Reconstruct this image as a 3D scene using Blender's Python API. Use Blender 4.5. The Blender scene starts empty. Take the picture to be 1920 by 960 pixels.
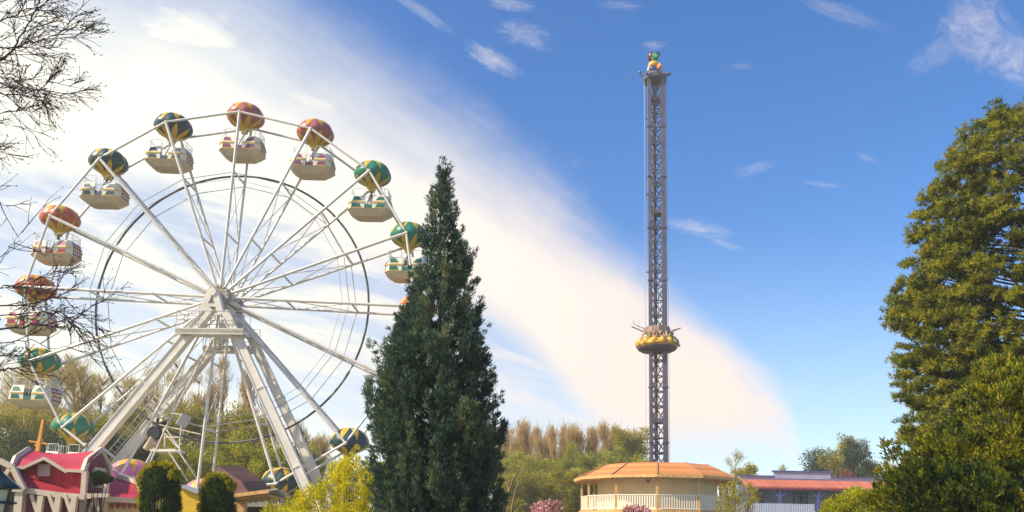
import bpy, math, random
import numpy as np
from mathutils import Vector, Matrix
rng = np.random.default_rng(7)
random.seed(7)
R = math.radians
scene = bpy.context.scene
col = scene.collection

# ------------------------------------------------------------------ camera
F, TH, RO, CY = 1500.0, 0.1412, 0.0185, 780.85
CAMZ = 1.7
cd = bpy.data.cameras.new('camera'); cam = bpy.data.objects.new('camera', cd); col.objects.link(cam)
cd.sensor_fit = 'HORIZONTAL'; cd.sensor_width = 36.0; cd.lens = 36.0*F/1920.0
cd.shift_y = (CY-480.0)/1920.0
cd.clip_start = 0.1; cd.clip_end = 5000
_r = Vector((1, 0, 0)); _u = Vector((0, -math.sin(TH), math.cos(TH)))
cr = _r*math.cos(RO)+_u*math.sin(RO); cu = -_r*math.sin(RO)+_u*math.cos(RO); cb = cr.cross(cu)
mw = Matrix((cr, cu, cb)).transposed().to_4x4(); mw.translation = Vector((0, 0, CAMZ))
cam.matrix_world = mw
scene.camera = cam

def at(px, py, Y):
    """point at forward distance Y seen in direction of photo pixel (px,py)"""
    du, dv = px-960.0, py-CY
    u = du*math.cos(RO)+dv*math.sin(RO); v = -du*math.sin(RO)+dv*math.cos(RO)
    x, yc, zc = u/F, 1.0, -v/F
    y = yc*math.cos(TH)-zc*math.sin(TH); z = yc*math.sin(TH)+zc*math.cos(TH)
    return Vector((x/y*Y, Y, z/y*Y+CAMZ))

# ------------------------------------------------------------------ world, sun, exposure
SUN_AZ, SUN_EL = R(-112), R(40)       # azimuth measured from +Y (view) clockwise
sd = Vector((math.sin(SUN_AZ)*math.cos(SUN_EL), math.cos(SUN_AZ)*math.cos(SUN_EL), math.sin(SUN_EL)))
SKY_STRENGTH = 0.11
CLOUD = 7.0
scene.view_settings.view_transform = 'Standard'
scene.view_settings.look = 'None'
scene.view_settings.exposure = 0.5
scene.view_settings.gamma = 1.0
ld = bpy.data.lights.new('sun', 'SUN'); ld.energy = 5.0; ld.angle = R(0.5); ld.color = (1.0, 0.87, 0.66)
lo = bpy.data.objects.new('sun', ld); col.objects.link(lo)
lo.rotation_euler = (-sd).to_track_quat('-Z', 'Y').to_euler()

world = bpy.data.worlds.new('World'); scene.world = world; world.use_nodes = True
nt = world.node_tree; N = nt.nodes; L = nt.links
for n in list(N): N.remove(n)

class NG:
    """tiny expression helper for shader nodes"""
    def __init__(s, tree): s.t = tree
    def node(s, t, **k):
        n = s.t.nodes.new(t)
        for a, b in k.items(): setattr(n, a, b)
        return n
    def put(s, sock, v):
        if isinstance(v, (int, float)): sock.default_value = v
        elif isinstance(v, (tuple, list)): sock.default_value = v
        else: s.t.links.new(v, sock)
    def m(s, op, a, b=0.0, c=0.0, clamp=False):
        n = s.node('ShaderNodeMath', operation=op, use_clamp=clamp)
        s.put(n.inputs[0], a); s.put(n.inputs[1], b)
        if op in ('MULTIPLY_ADD', 'SMOOTH_MIN', 'SMOOTH_MAX', 'COMPARE'): s.put(n.inputs[2], c)
        return n.outputs[0]
    def sstep(s, x, a, b):
        n = s.node('ShaderNodeMapRange', interpolation_type='SMOOTHSTEP')
        s.put(n.inputs[0], x); s.put(n.inputs[1], a); s.put(n.inputs[2], b)
        return n.outputs[0]
    def noise(s, vec, scale, detail=4, rough=0.55, dist=0.0):
        n = s.node('ShaderNodeTexNoise'); s.put(n.inputs['Vector'], vec)
        n.inputs['Scale'].default_value = scale; n.inputs['Detail'].default_value = detail
        n.inputs['Roughness'].default_value = rough; n.inputs['Distortion'].default_value = dist
        return n.outputs[0]
    def comb(s, x, y, z=0.0):
        n = s.node('ShaderNodeCombineXYZ'); s.put(n.inputs[0], x); s.put(n.inputs[1], y); s.put(n.inputs[2], z)
        return n.outputs[0]
    def mixc(s, f, a, b):
        n = s.node('ShaderNodeMix', data_type='RGBA')
        s.put(n.inputs[0], f); s.put(n.inputs[6], a); s.put(n.inputs[7], b)
        return n.outputs[2]
    def curve(s, x, pts, lo, hi, olo, ohi):
        """float curve through pts (x,y); x range lo..hi, y range olo..ohi"""
        xn = s.m('DIVIDE', s.m('SUBTRACT', x, lo), hi-lo, clamp=True)
        n = s.node('ShaderNodeFloatCurve'); s.put(n.inputs['Value'], xn)
        c = n.mapping.curves[0]
        P = [((a-lo)/(hi-lo), (b-olo)/(ohi-olo)) for a, b in pts]
        c.points[0].location = P[0]; c.points[-1].location = P[-1]
        for q in P[1:-1]: c.points.new(*q)
        n.mapping.update()
        return s.m('MULTIPLY_ADD', n.outputs[0], ohi-olo, olo)

g = NG(nt)
sky = g.node('ShaderNodeTexSky', sky_type='NISHITA'); sky.sun_disc = False
sky.sun_elevation = SUN_EL; sky.sun_rotation = SUN_AZ; sky.altitude = 60
sky.air_density = 1.0; sky.dust_density = 0.55; sky.ozone_density = 2.2
tc = g.node('ShaderNodeTexCoord')
sx = g.node('ShaderNodeSeparateXYZ'); L.new(tc.outputs['Generated'], sx.inputs[0])
yy = g.m('MAXIMUM', g.m('ABSOLUTE', sx.outputs[1]), 0.02)
U = g.m('DIVIDE', sx.outputs[0], yy); V = g.m('DIVIDE', sx.outputs[2], yy)   # clouds far away, laid out by direction
vec = g.comb(U, V)
def uv(px, py):
    p = at(px, py, 1.0); return p.x, p.z-CAMZ
# drifting warp for ragged outlines
w1 = g.m('SUBTRACT', g.noise(vec, 3.2, 5, 0.6), 0.5)
w2 = g.m('SUBTRACT', g.noise(g.comb(g.m('ADD', U, 7.3), V), 11.0, 4, 0.6), 0.5)
fib = g.m('SUBTRACT', g.noise(g.comb(g.m('MULTIPLY_ADD', U, 1.1, g.m('MULTIPLY', V, -1.0)), g.m('MULTIPLY_ADD', U, 6.0, g.m('MULTIPLY', V, 9.0))), 1.3, 8, 0.66, 0.3), 0.5)
warp = g.m('ADD', g.m('MULTIPLY_ADD', w1, 0.12, g.m('MULTIPLY', w2, 0.03)), g.m('MULTIPLY', fib, 0.10))
UPP = [(-200, -260), (150, -110), (400, -50), (560, 45), (720, 135), (850, 230), (1000, 345), (1150, 455), (1300, 585), (1400, 685), (1480, 765), (1515, 860), (2100, 1500)]
LOW = [(-200, 330), (60, 330), (260, 360), (450, 400), (620, 470), (900, 590), (1000, 650), (1060, 730), (1150, 815), (1300, 835), (1490, 822), (1560, 850), (2100, 1200)]
def cpts(P):
    return [uv(*p) for p in P]
up = cpts(UPP); lw = cpts(LOW)
lo_, hi_ = up[0][0], up[-1][0]
vmin = min(p[1] for p in up+lw)-0.1; vmax = max(p[1] for p in up+lw)+0.1
vu = g.curve(U, up, lo_, hi_, vmin, vmax); vl = g.curve(U, lw, lo_, hi_, vmin, vmax)
dU = g.m('ADD', g.m('SUBTRACT', vu, V), warp)            # >0 inside, below upper edge
soft = g.curve(U, [(lo_, 0.24), (uv(500, 100)[0], 0.24), (uv(900, 300)[0], 0.16), (uv(1200, 500)[0], 0.10), (uv(1450, 800)[0], 0.05), (hi_, 0.05)], lo_, hi_, 0, 0.3)
mU = g.sstep(g.m('DIVIDE', dU, soft), -0.5, 1.0)
dL = g.m('ADD', g.m('SUBTRACT', V, vl), g.m('MULTIPLY', warp, 0.8))
mL = g.sstep(dL, -0.06, 0.05)
# wisps below the main bank, stretched sideways
st = g.noise(g.comb(g.m('MULTIPLY', U, 2.2), g.m('MULTIPLY_ADD', U, 3.0, g.m('MULTIPLY', V, 11.0))), 1.6, 6, 0.6, 0.4)
wl = g.sstep(st, 0.40, 0.68)
left = g.sstep(U, uv(1150, 600)[0], uv(500, 600)[0])
below = g.m('MULTIPLY', g.m('MULTIPLY_ADD', left, 0.30, g.m('MULTIPLY_ADD', wl, 0.62, 0.16)), g.sstep(dU, 0.0, 0.12))
below = g.m('MULTIPLY', below, g.sstep(U, uv(1500, 600)[0], uv(1150, 600)[0]))
dens = g.m('MAXIMUM', g.m('MULTIPLY', mU, mL), below)
fine = g.noise(g.comb(g.m('MULTIPLY', U, 1.0), g.m('MULTIPLY_ADD', U, 1.2, g.m('MULTIPLY', V, 2.0))), 9.0, 6, 0.65)
dens = g.m('MULTIPLY', dens, g.m('MULTIPLY_ADD', fine, 0.24, 0.92))
def puff(px, py, rx, ry, ang, amt):
    """feathery small cloud"""
    cx, cy = uv(px, py); a = R(-ang); k = 1/F
    X = g.m('SUBTRACT', U, cx); Y = g.m('SUBTRACT', V, cy)
    a1 = g.m('MULTIPLY_ADD', X, math.cos(a)/(rx*k), g.m('MULTIPLY', Y, math.sin(a)/(rx*k)))
    b1 = g.m('MULTIPLY_ADD', X, -math.sin(a)/(ry*k), g.m('MULTIPLY', Y, math.cos(a)/(ry*k)))
    n = g.m('MULTIPLY', g.m('SUBTRACT', g.noise(g.comb(a1, b1, px*0.01), 1.3, 9, 0.74, 1.2), 0.5), 4.6)
    d = g.m('ADD', g.m('ADD', g.m('MULTIPLY', a1, a1), g.m('MULTIPLY', b1, b1)), n)
    return g.m('MULTIPLY', g.sstep(d, 1.6, -1.6), amt*0.9)
for p in [(925, 112, 62, 20, 32, .62), (985, 66, 55, 26, 20, .42), (960, 8, 45, 14, 5, .5), (790, 22, 75, 13, 35, .35),
          (1310, 428, 62, 15, 10, .55), (1360, 458, 35, 8, 18, .4), (1415, 316, 45, 12, -15, .3), (1545, 346, 40, 6, 5, .35),
          (1625, 296, 22, 8, 20, .25), (1840, 60, 70, 85, -35, .62), (1905, 110, 60, 55, 30, .6), (1580, 25, 90, 20, 20, .3),
          (1165, 10, 45, 12, 0, .25), (1225, 85, 25, 10, 0, .35), (1760, 100, 70, 30, -30, .25), (1390, 125, 25, 8, 0, .2)]:
    dens = g.m('MAXIMUM', dens, puff(*p))
cir = g.noise(g.comb(g.m('MULTIPLY_ADD', U, 3.0, g.m('MULTIPLY', V, 2.0)), g.m('MULTIPLY_ADD', V, 7.0, g.m('MULTIPLY', U, -3.5))), 1.1, 9, 0.7, 0.8)
dens = g.m('MAXIMUM', dens, g.m('MULTIPLY', g.sstep(cir, 0.60, 0.86), 0.28))
veil = g.m('MULTIPLY', g.sstep(V, 0.42, -0.02), 0.60)           # thin milky air low over the trees
dens = g.m('MINIMUM', dens, 1.0)
# faint veil towards the horizon
hs = g.node('ShaderNodeHueSaturation'); L.new(sky.outputs[0], hs.inputs['Color'])
hs.inputs['Saturation'].default_value = 1.36; hs.inputs['Value'].default_value = 1.36; hs.inputs['Hue'].default_value = 0.507
ccol = g.mixc(g.sstep(U, uv(350, 300)[0], uv(1300, 700)[0]), (CLOUD*1.08, CLOUD*1.06, CLOUD*0.93, 1), (CLOUD*1.03, CLOUD*0.89, CLOUD*0.80, 1))
low_air = g.mixc(veil, hs.outputs[0], (CLOUD*0.80, CLOUD*0.95, CLOUD*1.04, 1))
cc = g.mixc(dens, low_air, ccol)
bg = g.node('ShaderNodeBackground'); L.new(cc, bg.inputs[0]); bg.inputs[1].default_value = SKY_STRENGTH
wo = g.node('ShaderNodeOutputWorld'); L.new(bg.outputs[0], wo.inputs[0])

# ------------------------------------------------------------------ materials
def principled(name):
    m = bpy.data.materials.new(name); m.use_nodes = True
    return m, m.node_tree.nodes['Principled BSDF'], NG(m.node_tree)
def paint(name, c, rough=0.45, var=0.12, scale=6.0, metal=0.0, dirt=0.0, dirtc=(0.16, 0.13, 0.09, 1), bump=0.0):
    m, b, q = principled(name)
    t = q.node('ShaderNodeTexCoord')
    n = q.noise(t.outputs['Object'], scale, 5, 0.6)
    c = tuple(c)+(1,) if len(c) == 3 else c
    a = tuple(min(1, x*(1-var)) for x in c[:3])+(1,); d = tuple(min(1, x*(1+var)) for x in c[:3])+(1,)
    cl = q.mixc(q.sstep(n, 0.3, 0.7), a, d)
    if dirt > 0:
        n2 = q.noise(t.outputs['Object'], scale*0.45, 7, 0.7, 0.4)
        cl = q.mixc(q.m('MULTIPLY', q.sstep(n2, 0.5, 0.75), dirt), cl, dirtc)
    q.put(b.inputs['Base Color'], cl)
    b.inputs['Roughness'].default_value = rough; b.inputs['Metallic'].default_value = metal
    if bump > 0:
        bn = q.node('ShaderNodeBump'); bn.inputs['Strength'].default_value = bump
        q.put(bn.inputs['Height'], n); q.put(b.inputs['Normal'], bn.outputs[0])
    return m
def plank(name, c, period=0.14, axis=2, rough=0.7, var=0.25, gap=0.35):
    """boards or shingles rows with individual tone"""
    m, b, q = principled(name)
    t = q.node('ShaderNodeTexCoord'); s = q.node('ShaderNodeSeparateXYZ'); q.put(s.inputs[0], t.outputs['Object'])
    h = q.m('DIVIDE', s.outputs[axis], period)
    fl = q.m('FLOOR', h); fr = q.m('FRACT', h)
    wn = q.node('ShaderNodeTexWhiteNoise', noise_dimensions='1D'); q.put(wn.inputs['W'], fl)
    n = q.noise(t.outputs['Object'], 9.0, 5, 0.65)
    k = q.m('MULTIPLY_ADD', wn.outputs[0], 0.5, q.m('MULTIPLY', n, 0.6))
    a = tuple(x*(1-var) for x in c)+(1,); d = tuple(min(1, x*(1+var)) for x in c)+(1,)
    cl = q.mixc(q.sstep(k, 0.2, 0.9), a, d)
    cl = q.mixc(q.m('MULTIPLY', q.sstep(fr, 0.1, 0.02), gap), cl, tuple(x*0.3 for x in c)+(1,))
    q.put(b.inputs['Base Color'], cl); b.inputs['Roughness'].default_value = rough
    bn = q.node('ShaderNodeBump'); bn.inputs['Strength'].default_value = 0.4; bn.inputs['Distance'].default_value = 0.02
    q.put(bn.inputs['Height'], fr); q.put(b.inputs['Normal'], bn.outputs[0])
    return m
def leafmat(name, ramp, trans=0.35, rough=0.55):
    """leaf colours picked leaf by leaf (attribute 'tone')"""
    m, b, q = principled(name)
    at_ = q.node('ShaderNodeAttribute'); at_.attribute_name = 'tone'
    r = q.node('ShaderNodeValToRGB'); q.put(r.inputs[0], at_.outputs['Fac'])
    e = r.color_ramp.elements
    e[0].position = 0; e[0].color = ramp[0]+(1,); e[1].position = 1; e[1].color = ramp[-1]+(1,)
    for i, c in enumerate(ramp[1:-1]):
        x = e.new((i+1)/(len(ramp)-1)); x.color = c+(1,)
    q.put(b.inputs['Base Color'], r.outputs[0]); b.inputs['Roughness'].default_value = rough
    b.inputs['Specular IOR Level'].default_value = 0.25
    tr = q.node('ShaderNodeBsdfTranslucent'); q.put(tr.inputs[0], r.outputs[0])
    mx = q.node('ShaderNodeMixShader'); mx.inputs[0].default_value = trans
    q.t.links.new(b.outputs[0], mx.inputs[1]); q.t.links.new(tr.outputs[0], mx.inputs[2])
    q.t.links.new(mx.outputs[0], q.t.nodes['Material Output'].inputs[0])
    return m
YEL = (0.72, 0.46, 0.02)
def balloonmat(name, c):
    """coloured balloon cloth with a yellow zigzag star above and below the belly"""
    m, b, q = principled(name)
    t = q.node('ShaderNodeTexCoord'); s = q.node('ShaderNodeSeparateXYZ'); q.put(s.inputs[0], t.outputs['Object'])
    a = q.m('ARCTAN2', s.outputs[0], s.outputs[1])
    saw = q.m('FRACT', q.m('MULTIPLY_ADD', a, 8/(2*math.pi), 10.25))
    tri = q.m('MULTIPLY', q.m('ABSOLUTE', q.m('SUBTRACT', saw, 0.5)), 2.0)      # 0..1 eight times round
    z = s.outputs[2]
    n = q.m('MULTIPLY', q.m('SUBTRACT', q.noise(t.outputs['Object'], 5, 3), 0.5), 0.10)
    top = q.m('ADD', q.m('SUBTRACT', z, q.m('MULTIPLY_ADD', tri, 0.85, 0.02)), n)
    bot = q.m('ADD', q.m('SUBTRACT', q.m('MULTIPLY_ADD', tri, -0.52, -0.10), z), n)
    f = q.m('MAXIMUM', q.sstep(top, -0.01, 0.02), q.sstep(bot, -0.01, 0.02))
    blotch = q.noise(t.outputs['Object'], 2.2, 5, 0.6)
    base = q.mixc(q.sstep(blotch, 0.3, 0.7), tuple(x*0.8 for x in c)+(1,), tuple(min(1, x*1.25) for x in c)+(1,))
    yel = q.mixc(q.sstep(blotch, 0.3, 0.7), (YEL[0]*0.85, YEL[1]*0.8, YEL[2], 1), YEL+(1,))
    q.put(b.inputs['Base Color'], q.mixc(f, base, yel))
    b.inputs['Roughness'].default_value = 0.42
    return m
M = {}
M['white'] = paint('wheel_white', (0.70, 0.66, 0.59), 0.4, 0.08, 3.0, dirt=0.4, dirtc=(0.45, 0.38, 0.30, 1))
M['leg'] = paint('leg_white', (0.74, 0.69, 0.60), 0.45, 0.08, 1.2, dirt=0.5, dirtc=(0.42, 0.33, 0.22, 1))
M['cable'] = paint('steel_cable', (0.35, 0.35, 0.36), 0.4, 0.1, 3, 0.4)
M['ring'] = paint('dark_ring', (0.09, 0.085, 0.09), 0.5, 0.2, 3)
M['tyre'] = paint('tyre_rubber', (0.02, 0.03, 0.035), 0.8, 0.2, 8)
M['hub'] = paint('hub_metal', (0.34, 0.29, 0.23), 0.5, 0.35, 5, 0.1, dirt=0.5)
M['hull'] = paint('gondola_hull', (0.56, 0.45, 0.32), 0.5, 0.08, 2.5, dirt=0.12)
M['cream'] = paint('gondola_cream', (0.75, 0.72, 0.6), 0.4, 0.06, 4)
M['gold'] = paint('gold_trim', (0.75, 0.5, 0.08), 0.4, 0.06, 4)
M['railwhite'] = paint('rail_white', (0.72, 0.72, 0.72), 0.35, 0.05, 4)
M['darkstrut'] = paint('dark_strut', (0.12, 0.08, 0.09), 0.5, 0.1, 4)
M['inside'] = paint('dark_inside', (0.10, 0.06, 0.07), 0.7, 0.1, 4)
BC = {'navy': (0.012, 0.050, 0.055), 'pink': (0.36, 0.095, 0.085), 'green': (0.012, 0.17, 0.10), 'red': (0.46, 0.085, 0.03), 'mauve': (0.60, 0.16, 0.38)}
PC = {'navy': (0.02, 0.06, 0.08), 'pink': (0.22, 0.05, 0.10), 'green': (0.01, 0.14, 0.09), 'red': (0.36, 0.03, 0.05), 'mauve': (0.40, 0.10, 0.2)}
for k in BC:
    M['bal_'+k] = balloonmat('balloon_'+k, BC[k]); M['pan_'+k] = paint('panel_'+k, PC[k], 0.4, 0.1, 5)
M['maroon'] = paint('maroon_side', (0.24, 0.03, 0.06), 0.45, 0.15, 4)
M['tower'] = paint('tower_steel', (0.115, 0.105, 0.15), 0.5, 0.2, 1.2, 0.2, dirt=0.6, dirtc=(0.24, 0.14, 0.08, 1))
M['towerlite'] = paint('tower_panel', (0.55, 0.48, 0.30), 0.5, 0.2, 2)
M['goldpaint'] = paint('seat_gold', (0.62, 0.34, 0.03), 0.4, 0.25, 3, 0.1, dirt=0.35)
M['drum'] = paint('drum_brown', (0.30, 0.20, 0.16), 0.6, 0.2, 3)
M['shingle'] = plank('orange_shingle', (0.64, 0.24, 0.065), 0.11, 2, 0.75, 0.3, 0.45)
M['orangewood'] = paint('orange_wood', (0.66, 0.38, 0.13), 0.6, 0.2, 4, bump=0.1)
M['creamwall'] = paint('cream_wall', (0.84, 0.70, 0.40), 0.8, 0.06, 1.5, dirt=0.15)
M['baluster'] = paint('cream_baluster', (0.82, 0.76, 0.62), 0.5, 0.05, 4)
M['ridge'] = paint('hip_trim', (0.40, 0.22, 0.10), 0.7, 0.2, 3)
M['bluewall'] = plank('blue_boards', (0.27, 0.32, 0.43), 0.18, 2, 0.7, 0.15)
M['parapet'] = paint('parapet_blue', (0.34, 0.37, 0.54), 0.7, 0.1, 1)
M['bluetrim'] = paint('blue_trim', (0.07, 0.09, 0.28), 0.6, 0.15, 3)
M['redroof'] = plank('red_awning', (0.52, 0.15, 0.085), 0.22, 0, 0.65, 0.15, 0.5)
M['glass'] = paint('window_glass', (0.05, 0.07, 0.08), 0.08, 0.2, 1)
M['bluerail'] = paint('pale_blue_rail', (0.55, 0.60, 0.75), 0.6, 0.1, 4)
M['pinkroof'] = plank('pink_roof', (0.50, 0.033, 0.055), 0.13, 2, 0.5, 0.22, 0.5)
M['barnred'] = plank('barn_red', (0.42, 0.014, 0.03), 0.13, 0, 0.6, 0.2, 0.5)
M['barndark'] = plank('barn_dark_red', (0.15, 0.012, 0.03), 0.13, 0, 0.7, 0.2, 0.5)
M['trim'] = paint('cream_trim', (0.58, 0.47, 0.36), 0.5, 0.08, 5, dirt=0.15)
M['yellowwall'] = plank('yellow_boards', (0.75, 0.46, 0.02), 0.16, 2, 0.6, 0.12)
M['slate'] = paint('grey_roof_edge', (0.36, 0.36, 0.34), 0.7, 0.15, 3)
M['brownroof'] = plank('brown_tiles', (0.11, 0.03, 0.025), 0.2, 2, 0.7, 0.3, 0.6)
M['lamp'] = paint('black_iron', (0.015, 0.03, 0.03), 0.3, 0.2, 5)
M['bark'] = paint('bark', (0.20, 0.14, 0.09), 0.9, 0.4, 5, bump=0.5)
M['darkbark'] = paint('dark_bark', (0.045, 0.03, 0.032), 0.9, 0.4, 9, bump=0.4)
M['lightbark'] = paint('light_bark', (0.22, 0.15, 0.09), 0.9, 0.3, 5, bump=0.4)
M['bud'] = paint('bud', (0.16, 0.06, 0.05), 0.8, 0.3, 5)
M['concrete'] = paint('concrete', (0.36, 0.33, 0.28), 0.9, 0.12, 2, bump=0.2)
M['glasslamp'] = paint('lamp_glass', (0.65, 0.62, 0.5), 0.2, 0.1, 3)
M['steelbox'] = paint('lamp_box_grey', (0.5, 0.53, 0.56), 0.4, 0.1, 3, 0.3)
M['floodglass'] = paint('flood_glass', (0.55, 0.62, 0.68), 0.15, 0.1, 3)
M['skin'] = paint('skin', (0.45, 0.26, 0.18), 0.6, 0.08, 6)
for k, c in {'shirt_dark': (0.04, 0.06, 0.08), 'shirt_white': (0.6, 0.6, 0.55), 'shirt_green': (0.05, 0.16, 0.1), 'shirt_red': (0.3, 0.04, 0.05)}.items(): M[k] = paint(k, c, 0.8, 0.1, 8)
M['jeans'] = paint('jeans', (0.10, 0.12, 0.17), 0.8, 0.1, 8)
M['hair'] = paint('hair', (0.03, 0.02, 0.015), 0.7, 0.1, 8)
M['st_green'] = paint('statue_green', (0.04, 0.30, 0.12), 0.35, 0.1, 3)
M['st_maroon'] = paint('statue_maroon', (0.10, 0.03, 0.06), 0.4, 0.1, 3)
M['st_yellow'] = paint('statue_yellow', (0.75, 0.45, 0.03), 0.35, 0.1, 3)
M['st_blue'] = paint('statue_blue', (0.04, 0.07, 0.22), 0.35, 0.1, 3)
M['st_orange'] = paint('statue_orange', (0.75, 0.28, 0.08), 0.35, 0.1, 3)
M['swordor'] = paint('orange_wood_mast', (0.75, 0.30, 0.05), 0.5, 0.15, 5)
# foliage (base colours picked per leaf)
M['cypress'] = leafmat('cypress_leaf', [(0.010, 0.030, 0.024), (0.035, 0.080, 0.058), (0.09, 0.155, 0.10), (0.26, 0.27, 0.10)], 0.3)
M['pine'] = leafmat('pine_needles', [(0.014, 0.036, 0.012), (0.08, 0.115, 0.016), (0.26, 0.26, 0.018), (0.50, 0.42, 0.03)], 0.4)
M['juniper'] = leafmat('juniper_leaf', [(0.012, 0.035, 0.010), (0.12, 0.16, 0.012), (0.36, 0.32, 0.012), (0.56, 0.42, 0.015)], 0.4)
M['thuja'] = leafmat('thuja_leaf', [(0.015, 0.04, 0.012), (0.05, 0.09, 0.015), (0.12, 0.15, 0.012)], 0.25)
M['thujatip'] = leafmat('thuja_tips', [(0.16, 0.19, 0.01), (0.44, 0.38, 0.01), (0.60, 0.46, 0.015)], 0.4)
M['forsythia'] = leafmat('forsythia_leaf', [(0.20, 0.25, 0.008), (0.62, 0.55, 0.01), (0.88, 0.76, 0.03)], 0.45)
M['fresh'] = leafmat('fresh_leaf', [(0.16, 0.22, 0.02), (0.42, 0.41, 0.025), (0.62, 0.53, 0.035)], 0.5)
M['yellowgreen'] = leafmat('yellow_green_leaf', [(0.22, 0.21, 0.02), (0.42, 0.37, 0.03), (0.56, 0.46, 0.06)], 0.45)
M['twig'] = leafmat('brown_twigs', [(0.38, 0.23, 0.085), (0.60, 0.41, 0.15), (0.74, 0.55, 0.22)], 0.5)
M['darktwig'] = leafmat('dark_twigs', [(0.30, 0.20, 0.06), (0.50, 0.37, 0.10), (0.64, 0.52, 0.12)], 0.45)
M['darkgreen'] = leafmat('dark_green_leaf', [(0.03, 0.055, 0.02), (0.07, 0.11, 0.03), (0.13, 0.17, 0.045)], 0.3)
M['redleaf'] = leafmat('red_leaf', [(0.15, 0.03, 0.03), (0.28, 0.07, 0.05), (0.36, 0.14, 0.08)], 0.3)
M['blossom'] = leafmat('pink_blossom', [(0.16, 0.20, 0.04), (0.70, 0.30, 0.34), (0.85, 0.55, 0.55), (0.9, 0.72, 0.68)], 0.4)

# ------------------------------------------------------------------ object helpers
def tag(o, label=None, cat=None, group=None, kind=None):
    if label: o['label'] = label
    if cat: o['category'] = cat
    if group: o['group'] = group
    if kind: o['kind'] = kind
    return o
def empty(name, loc, label, cat, group=None, rz=0):
    o = bpy.data.objects.new(name, None); col.objects.link(o); o.location = loc; o.rotation_euler[2] = rz
    o.empty_display_size = 0.3
    return tag(o, label, cat, group)
class MB:
    """collects boxes, bars and tubes; build() links them as one mesh object. Coordinates are world unless local=True"""
    def __init__(s): s.v = []; s.f = []; s.smooth = False
    def add(s, vs, fs):
        o = len(s.v); s.v += [Vector(v) for v in vs]; s.f += [tuple(i+o for i in f) for f in fs]; return s
    def box(s, c, size, rot=None):
        x, y, z = size[0]/2, size[1]/2, size[2]/2; c = Vector(c)
        vs = [Vector((a*x, b*y, d*z)) for d in (-1, 1) for b in (-1, 1) for a in (-1, 1)]
        if rot is not None: vs = [rot @ v for v in vs]
        return s.add([c+v for v in vs], [(0, 2, 3, 1), (4, 5, 7, 6), (0, 1, 5, 4), (2, 6, 7, 3), (0, 4, 6, 2), (1, 3, 7, 5)])
    def beam(s, a, b, w, h, up=Vector((0, 0, 1)), w2=None, h2=None):
        """rectangular bar; w across (perpendicular to up), h along 'up-ish'"""
        a = Vector(a); b = Vector(b); d = (b-a).normalized(); x = d.cross(up)
        if x.length < 1e-5: x = d.cross(Vector((1, 0, 0)))
        x.normalize(); y = x.cross(d).normalized(); w2 = w2 or w; h2 = h2 or h
        vs = []
        for p, ww, hh in ((a, w, h), (b, w2, h2)):
            for sx_, sy_ in ((-1, -1), (1, -1), (1, 1), (-1, 1)): vs.append(p+x*sx_*ww/2+y*sy_*hh/2)
        return s.add(vs, [(3, 2, 1, 0), (4, 5, 6, 7), (0, 1, 5, 4), (1, 2, 6, 5), (2, 3, 7, 6), (3, 0, 4, 7)])
    def tube(s, pts, r, n=6, r2=None, caps=True):
        pts = [Vector(p) for p in pts]; m = len(pts); o = len(s.v)
        for i, p in enumerate(pts):
            d = (pts[min(i+1, m-1)]-pts[max(i-1, 0)])
            d = d.normalized() if d.length > 1e-9 else Vector((0, 0, 1))
            ref = Vector((0, 0, 1)) if abs(d.z) < 0.9 else Vector((1, 0, 0))
            x = d.cross(ref).normalized(); y = x.cross(d)
            rr = r[i] if isinstance(r, (list, tuple)) else (r if r2 is None else r+(r2-r)*i/max(1, m-1))
            for k in range(n):
                a = 2*math.pi*k/n; s.v.append(p+x*math.cos(a)*rr+y*math.sin(a)*rr)
        for i in range(m-1):
            for k in range(n):
                a, b = o+i*n+k, o+i*n+(k+1) % n; s.f.append((a, b, b+n, a+n))
        if caps:
            s.f.append(tuple(o+k for k in reversed(range(n)))); s.f.append(tuple(o+(m-1)*n+k for k in range(n)))
        return s
    def loop(s, pts, r, n=6):
        pts = list(pts); return s.tube(pts+[pts[0]], r, n, caps=False)
    def lathe(s, prof, c=(0, 0, 0), n=24, axis=None):
        """prof list of (r,z); axis optional direction for z"""
        c = Vector(c); q = Vector((0, 0, 1)).rotation_difference(Vector(axis)) if axis is not None else None
        o = len(s.v)
        for r, z in prof:
            for k in range(n):
                a = 2*math.pi*k/n; v = Vector((r*math.cos(a), r*math.sin(a), z))
                if q: v = q @ v
                s.v.append(c+v)
        for i in range(len(prof)-1):
            for k in range(n):
                a, b = o+i*n+k, o+i*n+(k+1) % n; s.f.append((a, b, b+n, a+n))
        if prof[0][0] > 1e-4: s.f.append(tuple(o+k for k in reversed(range(n))))
        if prof[-1][0] > 1e-4: s.f.append(tuple(o+(len(prof)-1)*n+k for k in range(n)))
        return s
    def ball(s, c, r, n=14, sc=(1, 1, 1)):
        c = Vector(c); o = len(s.v); m = n//2
        for i in range(m+1):
            t = math.pi*i/m
            for k in range(n):
                a = 2*math.pi*k/n
                s.v.append(c+Vector((r*sc[0]*math.sin(t)*math.cos(a), r*sc[1]*math.sin(t)*math.sin(a), r*sc[2]*math.cos(t))))
        for i in range(m):
            for k in range(n):
                a, b = o+i*n+k, o+i*n+(k+1) % n; s.f.append((a, a+n, b+n, b))
        return s
    def prism(s, pts, ext):
        """polygon pts (3D, any order) extruded by vector ext"""
        pts = [Vector(p) for p in pts]; n = len(pts); e = Vector(ext)
        return s.add(pts+[p+e for p in pts], [tuple(range(n)), tuple(reversed(range(n, 2*n)))]+[(i, i+n, (i+1) % n+n, (i+1) % n) for i in range(n)])
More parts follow.
